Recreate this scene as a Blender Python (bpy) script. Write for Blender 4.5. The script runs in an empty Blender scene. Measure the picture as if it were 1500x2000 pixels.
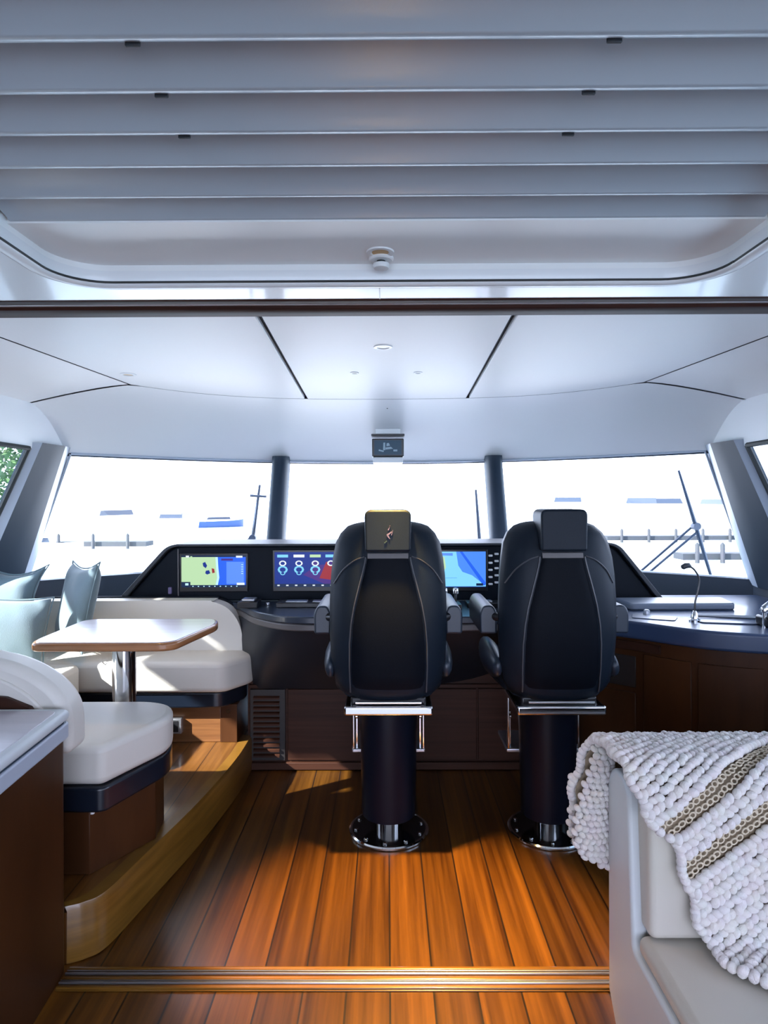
import bpy, bmesh, math, random
from mathutils import Vector, Matrix, Euler
random.seed(7)
C = bpy.context.scene.collection
PI = math.pi
V = Vector

# ------------------------------------------------------------------ materials
def new_mat(name):
    m = bpy.data.materials.new(name); m.use_nodes = True
    return m, m.node_tree.nodes, m.node_tree.links, m.node_tree.nodes['Principled BSDF']

def plain(name, col, rough=.5, metal=0., coat=0., bump=0., bscale=300., vary=0., vscale=6., sheen=0., spec=.5):
    m, N, L, b = new_mat(name)
    b.inputs['Base Color'].default_value = (*col, 1)
    b.inputs['Roughness'].default_value = rough
    b.inputs['Metallic'].default_value = metal
    b.inputs['Coat Weight'].default_value = coat
    b.inputs['Coat Roughness'].default_value = .08
    b.inputs['Sheen Weight'].default_value = sheen
    b.inputs['Specular IOR Level'].default_value = spec
    tc = N.new('ShaderNodeTexCoord')
    nz = N.new('ShaderNodeTexNoise'); nz.inputs['Scale'].default_value = vscale; nz.inputs['Detail'].default_value = 4
    L.new(tc.outputs['Object'], nz.inputs['Vector'])
    mx = N.new('ShaderNodeMixRGB'); mx.blend_type = 'MULTIPLY'
    mx.inputs[0].default_value = vary
    mx.inputs[1].default_value = (*col, 1)
    L.new(nz.outputs['Color'], mx.inputs[2]); L.new(mx.outputs[0], b.inputs['Base Color'])
    if bump > 0:
        n2 = N.new('ShaderNodeTexNoise'); n2.inputs['Scale'].default_value = bscale
        L.new(tc.outputs['Object'], n2.inputs['Vector'])
        bp = N.new('ShaderNodeBump'); bp.inputs['Strength'].default_value = bump; bp.inputs['Distance'].default_value = .002
        L.new(n2.outputs['Fac'], bp.inputs['Height']); L.new(bp.outputs[0], b.inputs['Normal'])
    return m

def emit(name, col, s=1.):
    m, N, L, b = new_mat(name)
    b.inputs['Base Color'].default_value = (.004, .004, .004, 1)
    b.inputs['Specular IOR Level'].default_value = .2
    b.inputs['Roughness'].default_value = .3
    b.inputs['Emission Color'].default_value = (*col, 1)
    b.inputs['Emission Strength'].default_value = s
    return m

def wood(name, c1, c2, grain=(1, 40, 40), rough=.28, coat=.4, planks=None, c3=None, crough=.1, spec=.5):
    """grain: coordinate scale, small along the grain. planks: (width, caulk) along x"""
    m, N, L, b = new_mat(name)
    tc = N.new('ShaderNodeTexCoord')
    mp = N.new('ShaderNodeMapping'); mp.inputs['Scale'].default_value = grain
    L.new(tc.outputs['Object'], mp.inputs['Vector'])
    src = mp.outputs[0]
    n1 = N.new('ShaderNodeTexNoise'); n1.inputs['Scale'].default_value = 1.; n1.inputs['Detail'].default_value = 6; n1.inputs['Roughness'].default_value = .6
    if planks:
        w, ck = planks
        sp = N.new('ShaderNodeSeparateXYZ'); L.new(tc.outputs['Object'], sp.inputs[0])
        dv = N.new('ShaderNodeMath'); dv.operation = 'DIVIDE'; dv.inputs[1].default_value = w; L.new(sp.outputs['X'], dv.inputs[0])
        fl = N.new('ShaderNodeMath'); fl.operation = 'FLOOR'; L.new(dv.outputs[0], fl.inputs[0])
        fr = N.new('ShaderNodeMath'); fr.operation = 'FRACT'; L.new(dv.outputs[0], fr.inputs[0])
        wn = N.new('ShaderNodeTexWhiteNoise'); wn.noise_dimensions = '1D'; L.new(fl.outputs[0], wn.inputs['W'])
        ad = N.new('ShaderNodeVectorMath'); ad.operation = 'MULTIPLY_ADD'
        ad.inputs[1].default_value = (13, 13, 13); L.new(wn.outputs['Color'], ad.inputs[0]); L.new(src, ad.inputs[2])
        src = ad.outputs[0]
    L.new(src, n1.inputs['Vector'])
    cr = N.new('ShaderNodeValToRGB')
    cr.color_ramp.elements[0].position = .32; cr.color_ramp.elements[0].color = (*c1, 1)
    cr.color_ramp.elements[1].position = .68; cr.color_ramp.elements[1].color = (*c2, 1)
    L.new(n1.outputs['Fac'], cr.inputs[0])
    out = cr.outputs[0]
    if planks:
        mr = N.new('ShaderNodeMapRange'); mr.inputs['To Min'].default_value = .72; mr.inputs['To Max'].default_value = 1.25
        L.new(wn.outputs['Value'], mr.inputs['Value'])
        mu = N.new('ShaderNodeMixRGB'); mu.blend_type = 'MULTIPLY'; mu.inputs[0].default_value = 1
        L.new(out, mu.inputs[1]); L.new(mr.outputs[0], mu.inputs[2])
        lt = N.new('ShaderNodeMath'); lt.operation = 'LESS_THAN'; lt.inputs[1].default_value = ck / w; L.new(fr.outputs[0], lt.inputs[0])
        mc = N.new('ShaderNodeMixRGB'); mc.inputs[2].default_value = (.012, .006, .004, 1)
        L.new(lt.outputs[0], mc.inputs[0]); L.new(mu.outputs[0], mc.inputs[1]); out = mc.outputs[0]
    L.new(out, b.inputs['Base Color'])
    b.inputs['Roughness'].default_value = rough
    b.inputs['Coat Weight'].default_value = coat
    b.inputs['Coat Roughness'].default_value = crough
    b.inputs['Specular IOR Level'].default_value = spec
    return m

M = {}
M['ceil'] = plain('ceiling_satin', (.86, .855, .87), .44, spec=.42, coat=.0, vary=.04, vscale=2)
M['ceil2'] = plain('coaming_white', (.80, .81, .83), .30, coat=.3)
M['cream_panel'] = plain('cream_panel', (.86, .86, .86), .34)
M['blind'] = plain('blind_slat', (.47, .54, .61), .26, bump=.05)
M['blindlip'] = plain('blind_lip', (.80, .83, .88), .3)
M['seam'] = plain('seam_dark', (.03, .04, .055), .5)
M['rubber'] = plain('rubber', (.015, .02, .022), .6)
M['darkgrey'] = plain('dark_grey_vinyl', (.021, .031, .048), .45, bump=.15)
M['postface'] = plain('pillar_vinyl', (.020, .034, .054), .5, spec=.25, bump=.1)
M['reveal'] = plain('window_reveal', (.42, .47, .55), .35)
M['alu'] = plain('anodised_trim', (.50, .52, .56), .36, metal=.9)
M['chrome'] = plain('chrome', (.82, .83, .85), .07, metal=1.)
M['navy'] = plain('navy_leather', (.006, .0115, .020), .45, spec=.2, bump=.25, bscale=500)
M['navy2'] = plain('navy_leather_panel', (.003, .0045, .008), .5, spec=.07, bump=.25, bscale=500)
M['navylit'] = plain('navy_leather_lit', (.016, .026, .042), .36, bump=.2, bscale=500)  # navy leather lightened for the light falling on arms and bolsters
M['pipe'] = plain('grey_piping', (.05, .055, .065), .4)
M['band'] = plain('taupe_band', (.15, .14, .14), .45)
M['emblem'] = plain('pink_thread', (.14, .12, .24), .6)
M['emblem2'] = plain('green_thread', (.02, .05, .05), .6)
M['column'] = plain('gloss_navy_paint', (.003, .005, .012), .34, spec=.2)
M['plate'] = plain('plate_black', (.006, .006, .008), .12, coat=.5)
M['dash'] = plain('dash_black', (.004, .007, .012), .5, spec=.12, bump=.1)
M['dashtop'] = plain('dash_top', (.022, .027, .035), .5, bump=.15)
M['dashdeck'] = plain('dash_deck_grey', (.34, .35, .37), .6)  # out of view, kept pale to bounce window light onto the cove
M['desk'] = plain('desk_navy', (.020, .030, .05), .3, coat=.2)
M['deskedge'] = plain('desk_edge_taupe', (.11, .10, .10), .35)
M['belly'] = plain('belly_leather', (.009, .012, .019), .45, bump=.2)
M['counter'] = plain('counter_navy', (.026, .046, .10), .34, coat=.25, vary=.1)
M['tray'] = plain('tray_grey', (.13, .155, .20), .35)
M['sofa'] = plain('sofa_cream_leather', (.57, .53, .46), .45, bump=.12, bscale=400, vary=.06)
M['sofaside'] = plain('sofa_side_leather', (.60, .63, .64), .45, bump=.12, bscale=400, vary=.06)
M['cream'] = plain('bench_cream_leather', (.68, .65, .59), .42, bump=.12, bscale=400)
M['plinth'] = plain('plinth_navy', (.005, .009, .018), .3, coat=.3)
M['pillow'] = plain('pillow_aqua', (.13, .19, .215), .8, bump=.5, bscale=260, vary=.12, sheen=.3)
M['knit'] = plain('knit_wool', (.75, .70, .67), .9, bump=.6, bscale=420, vary=.15, vscale=30, sheen=.3)
M['lace'] = plain('knit_lace', (.62, .53, .40), .9, bump=.5, bscale=420)
M['knitback'] = plain('knit_back', (.32, .25, .17), .95, bump=.5)
M['deck'] = wood('teak_floor', (.028, .0085, .001), (.135, .052, .0065), (30, .8, 1), .30, .12, planks=(.133, .006), crough=.16)
M['teakstep'] = wood('teak_step', (.13, .058, .008), (.22, .105, .018), (3, 3, 45), .3, .4)
M['teaktop'] = wood('teak_platform', (.06, .02, .004), (.17, .07, .015), (22, 1.2, 1), .28, .5, planks=(.133, .004))
M['walnut'] = wood('walnut_panel', (.026, .009, .005), (.050, .019, .011), (1.2, 14, 40), .45, .0, spec=.2)
M['locker'] = wood('locker_wood', (.11, .042, .014), (.19, .08, .028), (1.5, 10, 45), .35, .3)
M['walnutv'] = wood('walnut_vertical', (.030, .010, .003), (.062, .022, .007), (5, 5, 1.2), .42, .0, spec=.2)
M['tabletop'] = wood('table_top', (.40, .36, .40), (.50, .46, .50), (2, 25, 1), .30, 1., crough=.24)  # lilac base puts the window reflection into the wood colour
M['tableedge'] = wood('table_edge', (.22, .09, .035), (.36, .16, .065), (2, 2, 50), .25, .5)
M['mahog'] = wood('door_track_mahogany', (.028, .009, .006), (.055, .017, .010), (1, 60, 1), .55, .0, spec=.12)
M['vent'] = plain('vent_black', (.012, .009, .009), .5)
M['white'] = plain('white_plastic', (.80, .81, .82), .3)
M['black'] = plain('black_plastic', (.012, .012, .014), .3)
M['warmlens'] = plain('amber_reflector', (.55, .33, .12), .3)
M['lens'] = plain('lamp_lens', (.35, .36, .34), .3)
M['aftdeck'] = plain('aft_deck_teak', (.20, .20, .21), .7, vary=.2)
M['hull'] = plain('boat_hull', (.90, .91, .92), .3)
M['boatglass'] = plain('boat_glass', (.006, .014, .03), .3)
M['bluehull'] = plain('boat_blue', (.006, .035, .14), .3)
M['dock'] = plain('dock_planks', (.012, .016, .024), .8, vary=.4, vscale=3)
M['bark'] = plain('bark', (.10, .07, .05), .9)
M['leaf'] = plain('leaf', (.05, .13, .03), .6, vary=.5, vscale=3)
M['wiper'] = plain('wiper_black', (.02, .035, .07), .4)

# water
m, N, L, b = new_mat('harbour_water')
b.inputs['Base Color'].default_value = (.30, .40, .46, 1); b.inputs['Roughness'].default_value = .12
tc = N.new('ShaderNodeTexCoord'); nz = N.new('ShaderNodeTexNoise'); nz.inputs['Scale'].default_value = 1.2; nz.inputs['Detail'].default_value = 5
L.new(tc.outputs['Object'], nz.inputs['Vector']); bp = N.new('ShaderNodeBump'); bp.inputs['Strength'].default_value = .5; bp.inputs['Distance'].default_value = .15
L.new(nz.outputs['Fac'], bp.inputs['Height']); L.new(bp.outputs[0], b.inputs['Normal'])
M['water'] = m
# glass
m = bpy.data.materials.new('window_glass'); m.use_nodes = True; N = m.node_tree.nodes; L = m.node_tree.links; N.clear()
o_ = N.new('ShaderNodeOutputMaterial'); t_ = N.new('ShaderNodeBsdfTransparent'); g_ = N.new('ShaderNodeBsdfGlossy'); x_ = N.new('ShaderNodeMixShader')
t_.inputs[0].default_value = (.95, .98, .97, 1); g_.inputs['Roughness'].default_value = .02; x_.inputs[0].default_value = .05
L.new(t_.outputs[0], x_.inputs[1]); L.new(g_.outputs[0], x_.inputs[2]); L.new(x_.outputs[0], o_.inputs[0])
M['glass'] = m
m2 = m.copy(); m2.name = 'tinted_side_glass'
for n_ in m2.node_tree.nodes:
    if n_.type == 'BSDF_TRANSPARENT': n_.inputs[0].default_value = (.60, .64, .66, 1)
M['sideglass'] = m2

# ------------------------------------------------------------------ mesh helpers
def obj(name, bm, mats, parent=None, smooth=True, ang=40, bevel=0, seg=3, sub=0, loc=None, rot=None):
    me = bpy.data.meshes.new(name)
    bmesh.ops.recalc_face_normals(bm, faces=bm.faces)
    bm.to_mesh(me); bm.free()
    if not isinstance(mats, (list, tuple)): mats = [mats]
    for k in mats: me.materials.append(M[k])
    o = bpy.data.objects.new(name, me); C.objects.link(o)
    if parent: o.parent = parent
    if loc is not None: o.location = loc
    if rot is not None: o.rotation_euler = rot
    if smooth:
        me.polygons.foreach_set('use_smooth', [True] * len(me.polygons))
        me.update()
        try: me.set_sharp_from_angle(angle=math.radians(ang))
        except Exception: pass
    if bevel:
        md = o.modifiers.new('bevel', 'BEVEL'); md.width = bevel; md.segments = seg; md.limit_method = 'ANGLE'; md.angle_limit = math.radians(35)
        md.harden_normals = False
        me.polygons.foreach_set('use_smooth', [True] * len(me.polygons))
    if sub:
        md = o.modifiers.new('sub', 'SUBSURF'); md.levels = sub; md.render_levels = sub
    return o

def box(bm, x0, x1, y0, y1, z0, z1, mi=0, mtx=None):
    vs = [bm.verts.new((x, y, z)) for z in (z0, z1) for x, y in ((x0, y0), (x1, y0), (x1, y1), (x0, y1))]
    fs = [bm.faces.new([vs[i] for i in f]) for f in ((3, 2, 1, 0), (4, 5, 6, 7), (0, 1, 5, 4), (1, 2, 6, 5), (2, 3, 7, 6), (3, 0, 4, 7))]
    for f in fs: f.material_index = mi
    if mtx is not None:
        for v in vs: v.co = mtx @ v.co
    return vs

def tube(bm, pts, r, n=10, mi=0, cap=True, rs=None):
    pts = [V(p) for p in pts]; rings = []
    up = V((0, 0, 1))
    t0 = (pts[1] - pts[0]).normalized()
    nrm = t0.orthogonal().normalized()
    for i, p in enumerate(pts):
        t = (pts[min(i + 1, len(pts) - 1)] - pts[max(i - 1, 0)]).normalized()
        nrm = (nrm - t * nrm.dot(t)).normalized(); bn = t.cross(nrm)
        rr = rs[i] if rs else r
        rings.append([bm.verts.new(p + (nrm * math.cos(a) + bn * math.sin(a)) * rr) for a in [2 * PI * k / n for k in range(n)]])
    for a, b_ in zip(rings, rings[1:]):
        for k in range(n):
            f = bm.faces.new((a[k], a[(k + 1) % n], b_[(k + 1) % n], b_[k])); f.material_index = mi
    if cap:
        for rg in (rings[0][::-1], rings[-1]):
            f = bm.faces.new(rg); f.material_index = mi

def lathe(bm, prof, n=32, cx=0, cy=0, cz=0, mi=0, axis='z'):
    rings = []
    def P(r, z, a):
        if axis == 'z': return (cx + r * math.cos(a), cy + r * math.sin(a), cz + z)
        if axis == 'x': return (cx + z, cy + r * math.cos(a), cz + r * math.sin(a))
        return (cx + r * math.cos(a), cy + z, cz + r * math.sin(a))
    for r, z in prof:
        rings.append([bm.verts.new(P(max(r, 1e-4), z, 2 * PI * k / n)) for k in range(n)])
    for a, b_ in zip(rings, rings[1:]):
        for k in range(n):
            f = bm.faces.new((a[k], a[(k + 1) % n], b_[(k + 1) % n], b_[k])); f.material_index = mi
    for rg in (rings[0][::-1], rings[-1]):
        f = bm.faces.new(rg); f.material_index = mi

def prism(bm, poly, z0, z1, mi=0, axis='z', side=None):
    """poly in the plane across axis; extruded from z0 to z1 along it"""
    def P(a, b_, c):
        return {'z': (a, b_, c), 'y': (a, c, b_), 'x': (c, a, b_)}[axis]
    lo = [bm.verts.new(P(a, b_, z0)) for a, b_ in poly]; hi = [bm.verts.new(P(a, b_, z1)) for a, b_ in poly]
    f = bm.faces.new(lo[::-1]); f.material_index = mi
    f = bm.faces.new(hi); f.material_index = mi
    for k in range(len(poly)):
        j = (k + 1) % len(poly)
        f = bm.faces.new((lo[k], lo[j], hi[j], hi[k])); f.material_index = mi if side is None else side

def grid(bm, rows, mi=0, close=False):
    vs = [[bm.verts.new(p) for p in r] for r in rows]
    for a, b_ in zip(vs, vs[1:]):
        rng = range(len(a)) if close else range(len(a) - 1)
        for k in rng:
            j = (k + 1) % len(a)
            f = bm.faces.new((a[k], a[j], b_[j], b_[k])); f.material_index = mi
    return vs

def rpoly(pts, r, n=6):
    """round the corners of a polygon"""
    out = []; k = len(pts)
    for i, p in enumerate(pts):
        rr = r[i] if isinstance(r, (list, tuple)) else r
        p = V(p); a = V(pts[i - 1]) - p; b_ = V(pts[(i + 1) % k]) - p
        if rr <= 0: out.append(tuple(p)); continue
        d = min(rr, a.length * .49, b_.length * .49)
        s = p + a.normalized() * d; e = p + b_.normalized() * d
        for j in range(n + 1):
            t = j / n
            q = s * (1 - t) ** 2 + p * 2 * t * (1 - t) + e * t * t
            out.append((q.x, q.y))
    return out

def spline(pts, n=8):
    """Catmull-Rom through points"""
    P = [V(p) for p in pts]; P = [P[0] * 2 - P[1]] + P + [P[-1] * 2 - P[-2]]; out = []
    for i in range(1, len(P) - 2):
        for j in range(n):
            t = j / n; a, b_, c, d = P[i - 1:i + 3]
            out.append(.5 * ((2 * b_) + (c - a) * t + (2 * a - 5 * b_ + 4 * c - d) * t * t + (3 * b_ - a - 3 * c + d) * t ** 3))
    out.append(P[-2]); return out

def empty(name, loc=(0, 0, 0), rz=0, label=None, cat=None, group=None):
    o = bpy.data.objects.new(name, None); C.objects.link(o); o.location = loc; o.rotation_euler = (0, 0, rz); o.empty_display_size = .1
    if label: tag(o, label, cat, group)
    return o
def tag(o, label, cat, group=None):
    o['label'] = label; o['category'] = cat
    if group: o['group'] = group
    return o
def struct(o):
    o['kind'] = 'structure'; return o
def B(): return bmesh.new()

def interp(tab, x):
    if x <= tab[0][0]: return tab[0][1]
    for (a, b_), (c, d) in zip(tab, tab[1:]):
        if x <= c:
            t = (x - a) / (c - a); return b_ + (d - b_) * t
    return tab[-1][1]

H = 2.10                       # headroom
# ------------------------------------------------------------------ floor
bm = B(); box(bm, -2.5, 2.5, -3.2, 3.7, -.06, 0); struct(obj('floor', bm, 'deck', smooth=False))
bm = B(); box(bm, -2.5, 2.5, -9.0, -3.22, -.06, 0); struct(obj('floor_aft_bounce', bm, 'aftdeck', smooth=False))  # unseen deck, added to bounce daylight up to blind and aft ceiling
# sliding door track across the floor
bm = B()
x0, x1 = -1.02, 1.9
prof = [(1.935, .002), (1.935, .008), (1.945, .010), (1.952, .010)]
box(bm, x0, x1, 1.932, 2.030, .0005, .004, 1)
for (a, b_, z, mi) in ((1.936, 1.950, .010, 1), (1.952, 1.958, .014, 0), (1.964, 1.968, .012, 0), (1.971, 1.986, .010, 1), (1.991, 1.996, .014, 0), (2.004, 2.009, .012, 0), (2.012, 2.026, .010, 1)):
    box(bm, x0, x1, a, b_, .002, z, mi)
struct(obj('trim_1', bm, ['alu', 'teakstep'], smooth=False, bevel=.0015, seg=1))

# raised dinette platform, curved teak riser
curve = [(-1.05, 2.045), (-1.0, 2.07), (-.953, 2.13), (-.905, 2.36), (-.83, 2.75), (-.775, 3.2), (-.765, 3.53)]
edge = [(p.x, p.y) for p in spline([(a, b_, 0) for a, b_ in curve], 6)]
bm = B()
poly = edge + [(-.765, 4.0), (-2.32, 4.0), (-2.32, 2.045)]
prism(bm, poly, 0, .166, 1)
outer = [(a + .012, b_) for a, b_ in edge]
rows = []
nos = []
for i, (a, b_) in enumerate(edge):
    rows.append([(a, b_, .0), (a + .010, b_ - .002, .004), (a + .012, b_ - .002, .172), (a + .004, b_, .188), (a - .03, b_ + .003, .19), (a - .045, b_ + .005, .190)])
grid(bm, rows, 0)
prism(bm, [(a - .045, b_ + .005) for a, b_ in edge] + [(-.81, 4.0), (-2.32, 4.0), (-2.32, 2.055)], .150, .190, 1)
struct(obj('floor_platform', bm, ['teakstep', 'teaktop'], ang=50))

# ------------------------------------------------------------------ front ceiling
def S(x): return 3.81 - .08 * x * x - .12 * x ** 4
def T(x): return 4.615 - .295 * x * x
def Bt(x): return 5.10 - .195 * x * x
bm = B(); box(bm, -1.9, 1.9, 2.03, 4.0, 2.128, 2.16); struct(obj('ceiling_void', bm, 'seam', smooth=False))

def panel(name, pts, z=H, th=.02, mat='ceil', zf=None):
    bm = B()
    lo = [bm.verts.new((x, y, zf(x, y) if zf else z)) for x, y in pts]
    hi = [bm.verts.new((v.co.x, v.co.y, v.co.z + th)) for v in lo]
    bm.faces.new(lo); bm.faces.new(hi[::-1])
    for k in range(len(lo)):
        j = (k + 1) % len(lo); bm.faces.new((lo[k], hi[k], hi[j], lo[j]))
    return struct(obj(name, bm, mat, bevel=.003, seg=2))

def front(xa, xb, n, inset=.004):
    return [(xa + (xb - xa) * k / n, S(xa + (xb - xa) * k / n) - inset) for k in range(n + 1)]
Y0 = 2.05
xi = lambda y: .418 + (y - 2.05) * .0365       # centre panel edge
xo = lambda y: 1.445 - (y - 2.05) * .089       # outer seam
g = .009
panel('ceiling', [(-xi(Y0) + g, Y0), (xi(Y0) - g, Y0)] + front(xi(3.77) - g, -xi(3.77) + g, 10))
for s in (-1, 1):
    pts = [(s * (xi(Y0) + g), Y0), (s * (xo(Y0) - .004), Y0)] + front(s * (xo(3.3) - .004), s * (xi(3.77) + g), 12)
    panel('ceiling_side_panel', pts)
    zf = lambda x, y: H - .105 * max(0, (abs(x) - xo(y)) / (1.80 - xo(y)))
    nn = 8
    bm = B(); rows = []
    for i in range(nn + 1):
        y = Y0 + (3.28 - Y0) * i / nn
        rows.append([])
        for k in range(7):
            x = (xo(y) + .004) + (1.80 - xo(y) - .004) * k / 6
            yy = y - (k / 6) * (.09 * i / nn)
            rows[-1].append((s * x, yy, H - .105 * (k / 6) ** 1.3))
    grid(bm, rows)
    struct(obj('ceiling_outer_panel', bm, 'ceil', ang=60))
# cove from the ceiling seam down to the windscreen head
def cove_top(u):
    # u in -1..1
    x = 1.80 * u
    ax = abs(x)
    if ax <= 1.325: return V((x, S(x) + .004, H))
    t = (ax - 1.325) / (1.80 - 1.325)
    return V((x, S(1.325) + .004 - .09 * t, H - .105 * t ** 1.3))
def cove_bot(u):
    x = 1.835 * u
    return V((x, T(x), 1.768))
bm = B(); rows = []
NU, NV = 64, 12
for j in range(NV + 1):
    t = j / NV; r = []
    for i in range(NU + 1):
        u = -1 + 2 * i / NU; a, b_ = cove_top(u), cove_bot(u)
        w = (.30 * t + .70 * t ** 2) 
        p = V((a.x + (b_.x - a.x) * t, a.y + (b_.y - a.y) * t, a.z + (b_.z - a.z) * w)); r.append(p)
    rows.append(r)
grid(bm, rows)
rows = [[cove_bot(-1 + 2 * i / NU) + V((0, .0, 0)) for i in range(NU + 1)], [cove_bot(-1 + 2 * i / NU) + V((0, .10, .02)) for i in range(NU + 1)]]
grid(bm, rows)
struct(obj('ceiling_cove', bm, 'ceil', ang=60))
# side fascia above the side windows
for s in (-1, 1):
    bm = B(); rows = []
    for j in range(NV + 1):
        t = j / NV; r = []
        ys = [2.05 + (3.23 - 2.05) * i / 8 for i in range(9)]
        for i, y in enumerate(ys):
            top = V((s * 1.80, y, H - .105))
            yb = y + (.43) * (i / 8) ** 3 * 1.0
            bot = V((s * 1.835, yb, 1.768))
            p = top.lerp(bot, t); p.x -= s * .012 * math.sin(PI * t)
            if i == 8:
                a, b_ = cove_top(s), cove_bot(s); w = .30 * t + .70 * t * t
                p = V((a.x + (b_.x - a.x) * t, a.y + (b_.y - a.y) * t, a.z + (b_.z - a.z) * w))
            r.append(p)
        rows.append(r)
    grid(bm, rows)
    struct(obj('trim_2' if s < 0 else 'trim_3', bm, 'ceil', ang=60))
# roof over everything so no light leaks
bm = B(); box(bm, -2.0, 2.0, 1.85, 4.75, 2.18, 2.24)
for s in (-1, 1):
    box(bm, min(s * 1.86, s * 1.95), max(s * 1.86, s * 1.95), -3.2, 3.75, 1.80, 2.24)
rows = [[cove_bot(-1 + 2 * i / NU) + V((0, .10, .02)) for i in range(NU + 1)], [V((1.95 * (-1 + 2 * i / NU), T(1.835 * (-1 + 2 * i / NU)) + .22, 2.2)) for i in range(NU + 1)]]
grid(bm, rows)
struct(obj('ceiling_roof', bm, 'ceil2', smooth=False))
# dark head gasket along the windscreen top
bm = B()
tube(bm, [cove_bot(-1 + 2 * i / 60) + V((0, .004, -.004)) for i in range(61)], .011, 8)
struct(obj('trim_4', bm, 'postface'))

# ------------------------------------------------------------------ windscreen
def top_pt(x): return V((x, T(x), 1.768))
def bot_pt(x): return V((x, Bt(x), .985))
def pane(xa, xb, xc, xd, idx, n=12):
    """top from xa to xb, bottom from xc to xd"""
    win = bpy.data.objects.new('window_%d' % idx, None); C.objects.link(win); struct(win)
    bm = B(); rows = []
    for j in range(7):
        t = j / 6
        rows.append([top_pt(xa + (xb - xa) * i / n).lerp(bot_pt(xc + (xd - xc) * i / n), t) for i in range(n + 1)])
    grid(bm, rows); o = obj('window_glass', bm, 'glass', win)
    bm = B()
    loop = [top_pt(xa + (xb - xa) * i / n) for i in range(n + 1)] + [top_pt(xb).lerp(bot_pt(xd), k / 6) for k in range(1, 6)] + [bot_pt(xd + (xc - xd) * i / n) for i in range(n + 1)] + [bot_pt(xc).lerp(top_pt(xa), k / 6) for k in range(1, 6)]
    loop = [p + V((0, -.012, 0)) for p in loop]; loop.append(loop[0].copy())
    tube(bm, loop, .008, 6, cap=False)
    obj('window_frame', bm, 'reveal', win)
pane(-.70, .70, -.84, .84, 1); pane(-1.815, -.78, -2.31, -.92, 2); pane(.78, 1.815, .92, 2.31, 3)
def mullion(s, idx):
    bm = B(); rows = []
    for t in [i / 8 for i in range(9)]:
        c = top_pt(s * .74).lerp(bot_pt(s * .88), t); 
        w = .058 + .012 * t
        prof = [(-w, .03), (-w, -.05), (-w * .8, -.10), (-w * .4, -.125), (w * .4, -.125), (w * .8, -.10), (w, -.05), (w, .03)]
        rows.append([c + V((a, b_, 0)) for a, b_ in prof])
    rows.insert(0, [p + V((0, .0, .03)) for p in rows[0]])
    grid(bm, rows, 0, close=True)
    struct(obj('trim_%d' % idx, bm, 'postface', ang=60))
mullion(-1, 5); mullion(1, 6)
# corner posts
for s, idx in ((-1, 7), (1, 8)):
    bm = B()
    top = [(1.815, 3.645), (1.776, 3.50), (1.783, 3.40), (1.79, 3.29), (1.845, 3.24)]
    bot = [(2.31, 4.06), (2.268, 3.90), (2.259, 3.68), (2.25, 3.44), (2.31, 3.37)]
    rows = []
    for t in [i / 6 for i in range(7)]:
        r = []
        for (a, b_), (c, d) in zip(top, bot):
            r.append(V((s * (a + (c - a) * t), b_ + (d - b_) * t, 1.80 + (.95 - 1.80) * t)))
        r.append(V((s * (1.868 + .48 * t), 3.36 + .2 * t, 1.80 + (.95 - 1.80) * t)))
        r.append(V((s * (1.89 + .5 * t), 3.68 + .42 * t, 1.80 + (.95 - 1.80) * t)))
        rows.append(r)
    vs = grid(bm, rows, 1, close=True)
    for f in bm.faces:
        pass
    bm.faces.ensure_lookup_table()
    n = len(rows[0])
    for i, f in enumerate(bm.faces):
        f.material_index = 0 if (i % n) in (0, 3) else 1
    struct(obj('trim_%d' % idx, bm, ['reveal', 'postface'], ang=20))
# side windows and their posts; slope matches the corner post
def side_pt(s, y, z):
    t = (1.768 - z) / (1.768 - .985)
    return V((s * (1.84 + .47 * t), y + t * .17 * max(0, min(1, (y - 2.2) / 1.0)), z))
gaps = {-1: [(-2.9, -1.6), (2.15, 3.235)], 1: [(-2.9, -1.6), (-1.5, -.2), (-.1, 1.05), (1.15, 2.05), (2.15, 3.235)]}
wn = 4
for s in (-1, 1):
    for i, (a, b_) in enumerate(gaps[s]):
        win = bpy.data.objects.new('window_%d' % wn, None); C.objects.link(win); struct(win); wn += 1
        bm = B(); n = 6
        grid(bm, [[side_pt(s, a + (b_ - a) * k / n, 1.768), side_pt(s, a + (b_ - a) * k / n, .985)] for k in range(n + 1)])
        obj('window_glass', bm, 'sideglass', win)
        bm = B(); lp = [side_pt(s, a, 1.768), side_pt(s, b_, 1.768), side_pt(s, b_, 1.37), side_pt(s, b_, .985), side_pt(s, a, .985)]
        lp = [p - V((s * .01, 0, 0)) for p in lp]
        for k in range(5):
            tube(bm, [lp[k], lp[(k + 1) % 5]], .013, 6)
        obj('window_frame', bm, 'rubber', win)
        if i:
            y = gaps[s][i][0]; bm = B()
            rows = []
            for z in (1.80, 1.4, .95):
                c = side_pt(s, y - .05, z)
                rows.append([c + V((s * .03, -.06, 0)), c + V((-s * .05, -.045, 0)), c + V((-s * .05, .045, 0)), c + V((s * .03, .06, 0))])
            grid(bm, rows, close=True)
            struct(obj('trim_%d' % (8 + i + (5 if s > 0 else 0)), bm, 'postface', smooth=False))
bm = B(); grid(bm, [[side_pt(-1, y, 1.80), side_pt(-1, y, .97)] for y in (-1.6, 2.15)])
struct(obj('wall_left_sun_block', bm, 'postface', smooth=False))  # unseen wall, added where windows would let the sun in
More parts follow.
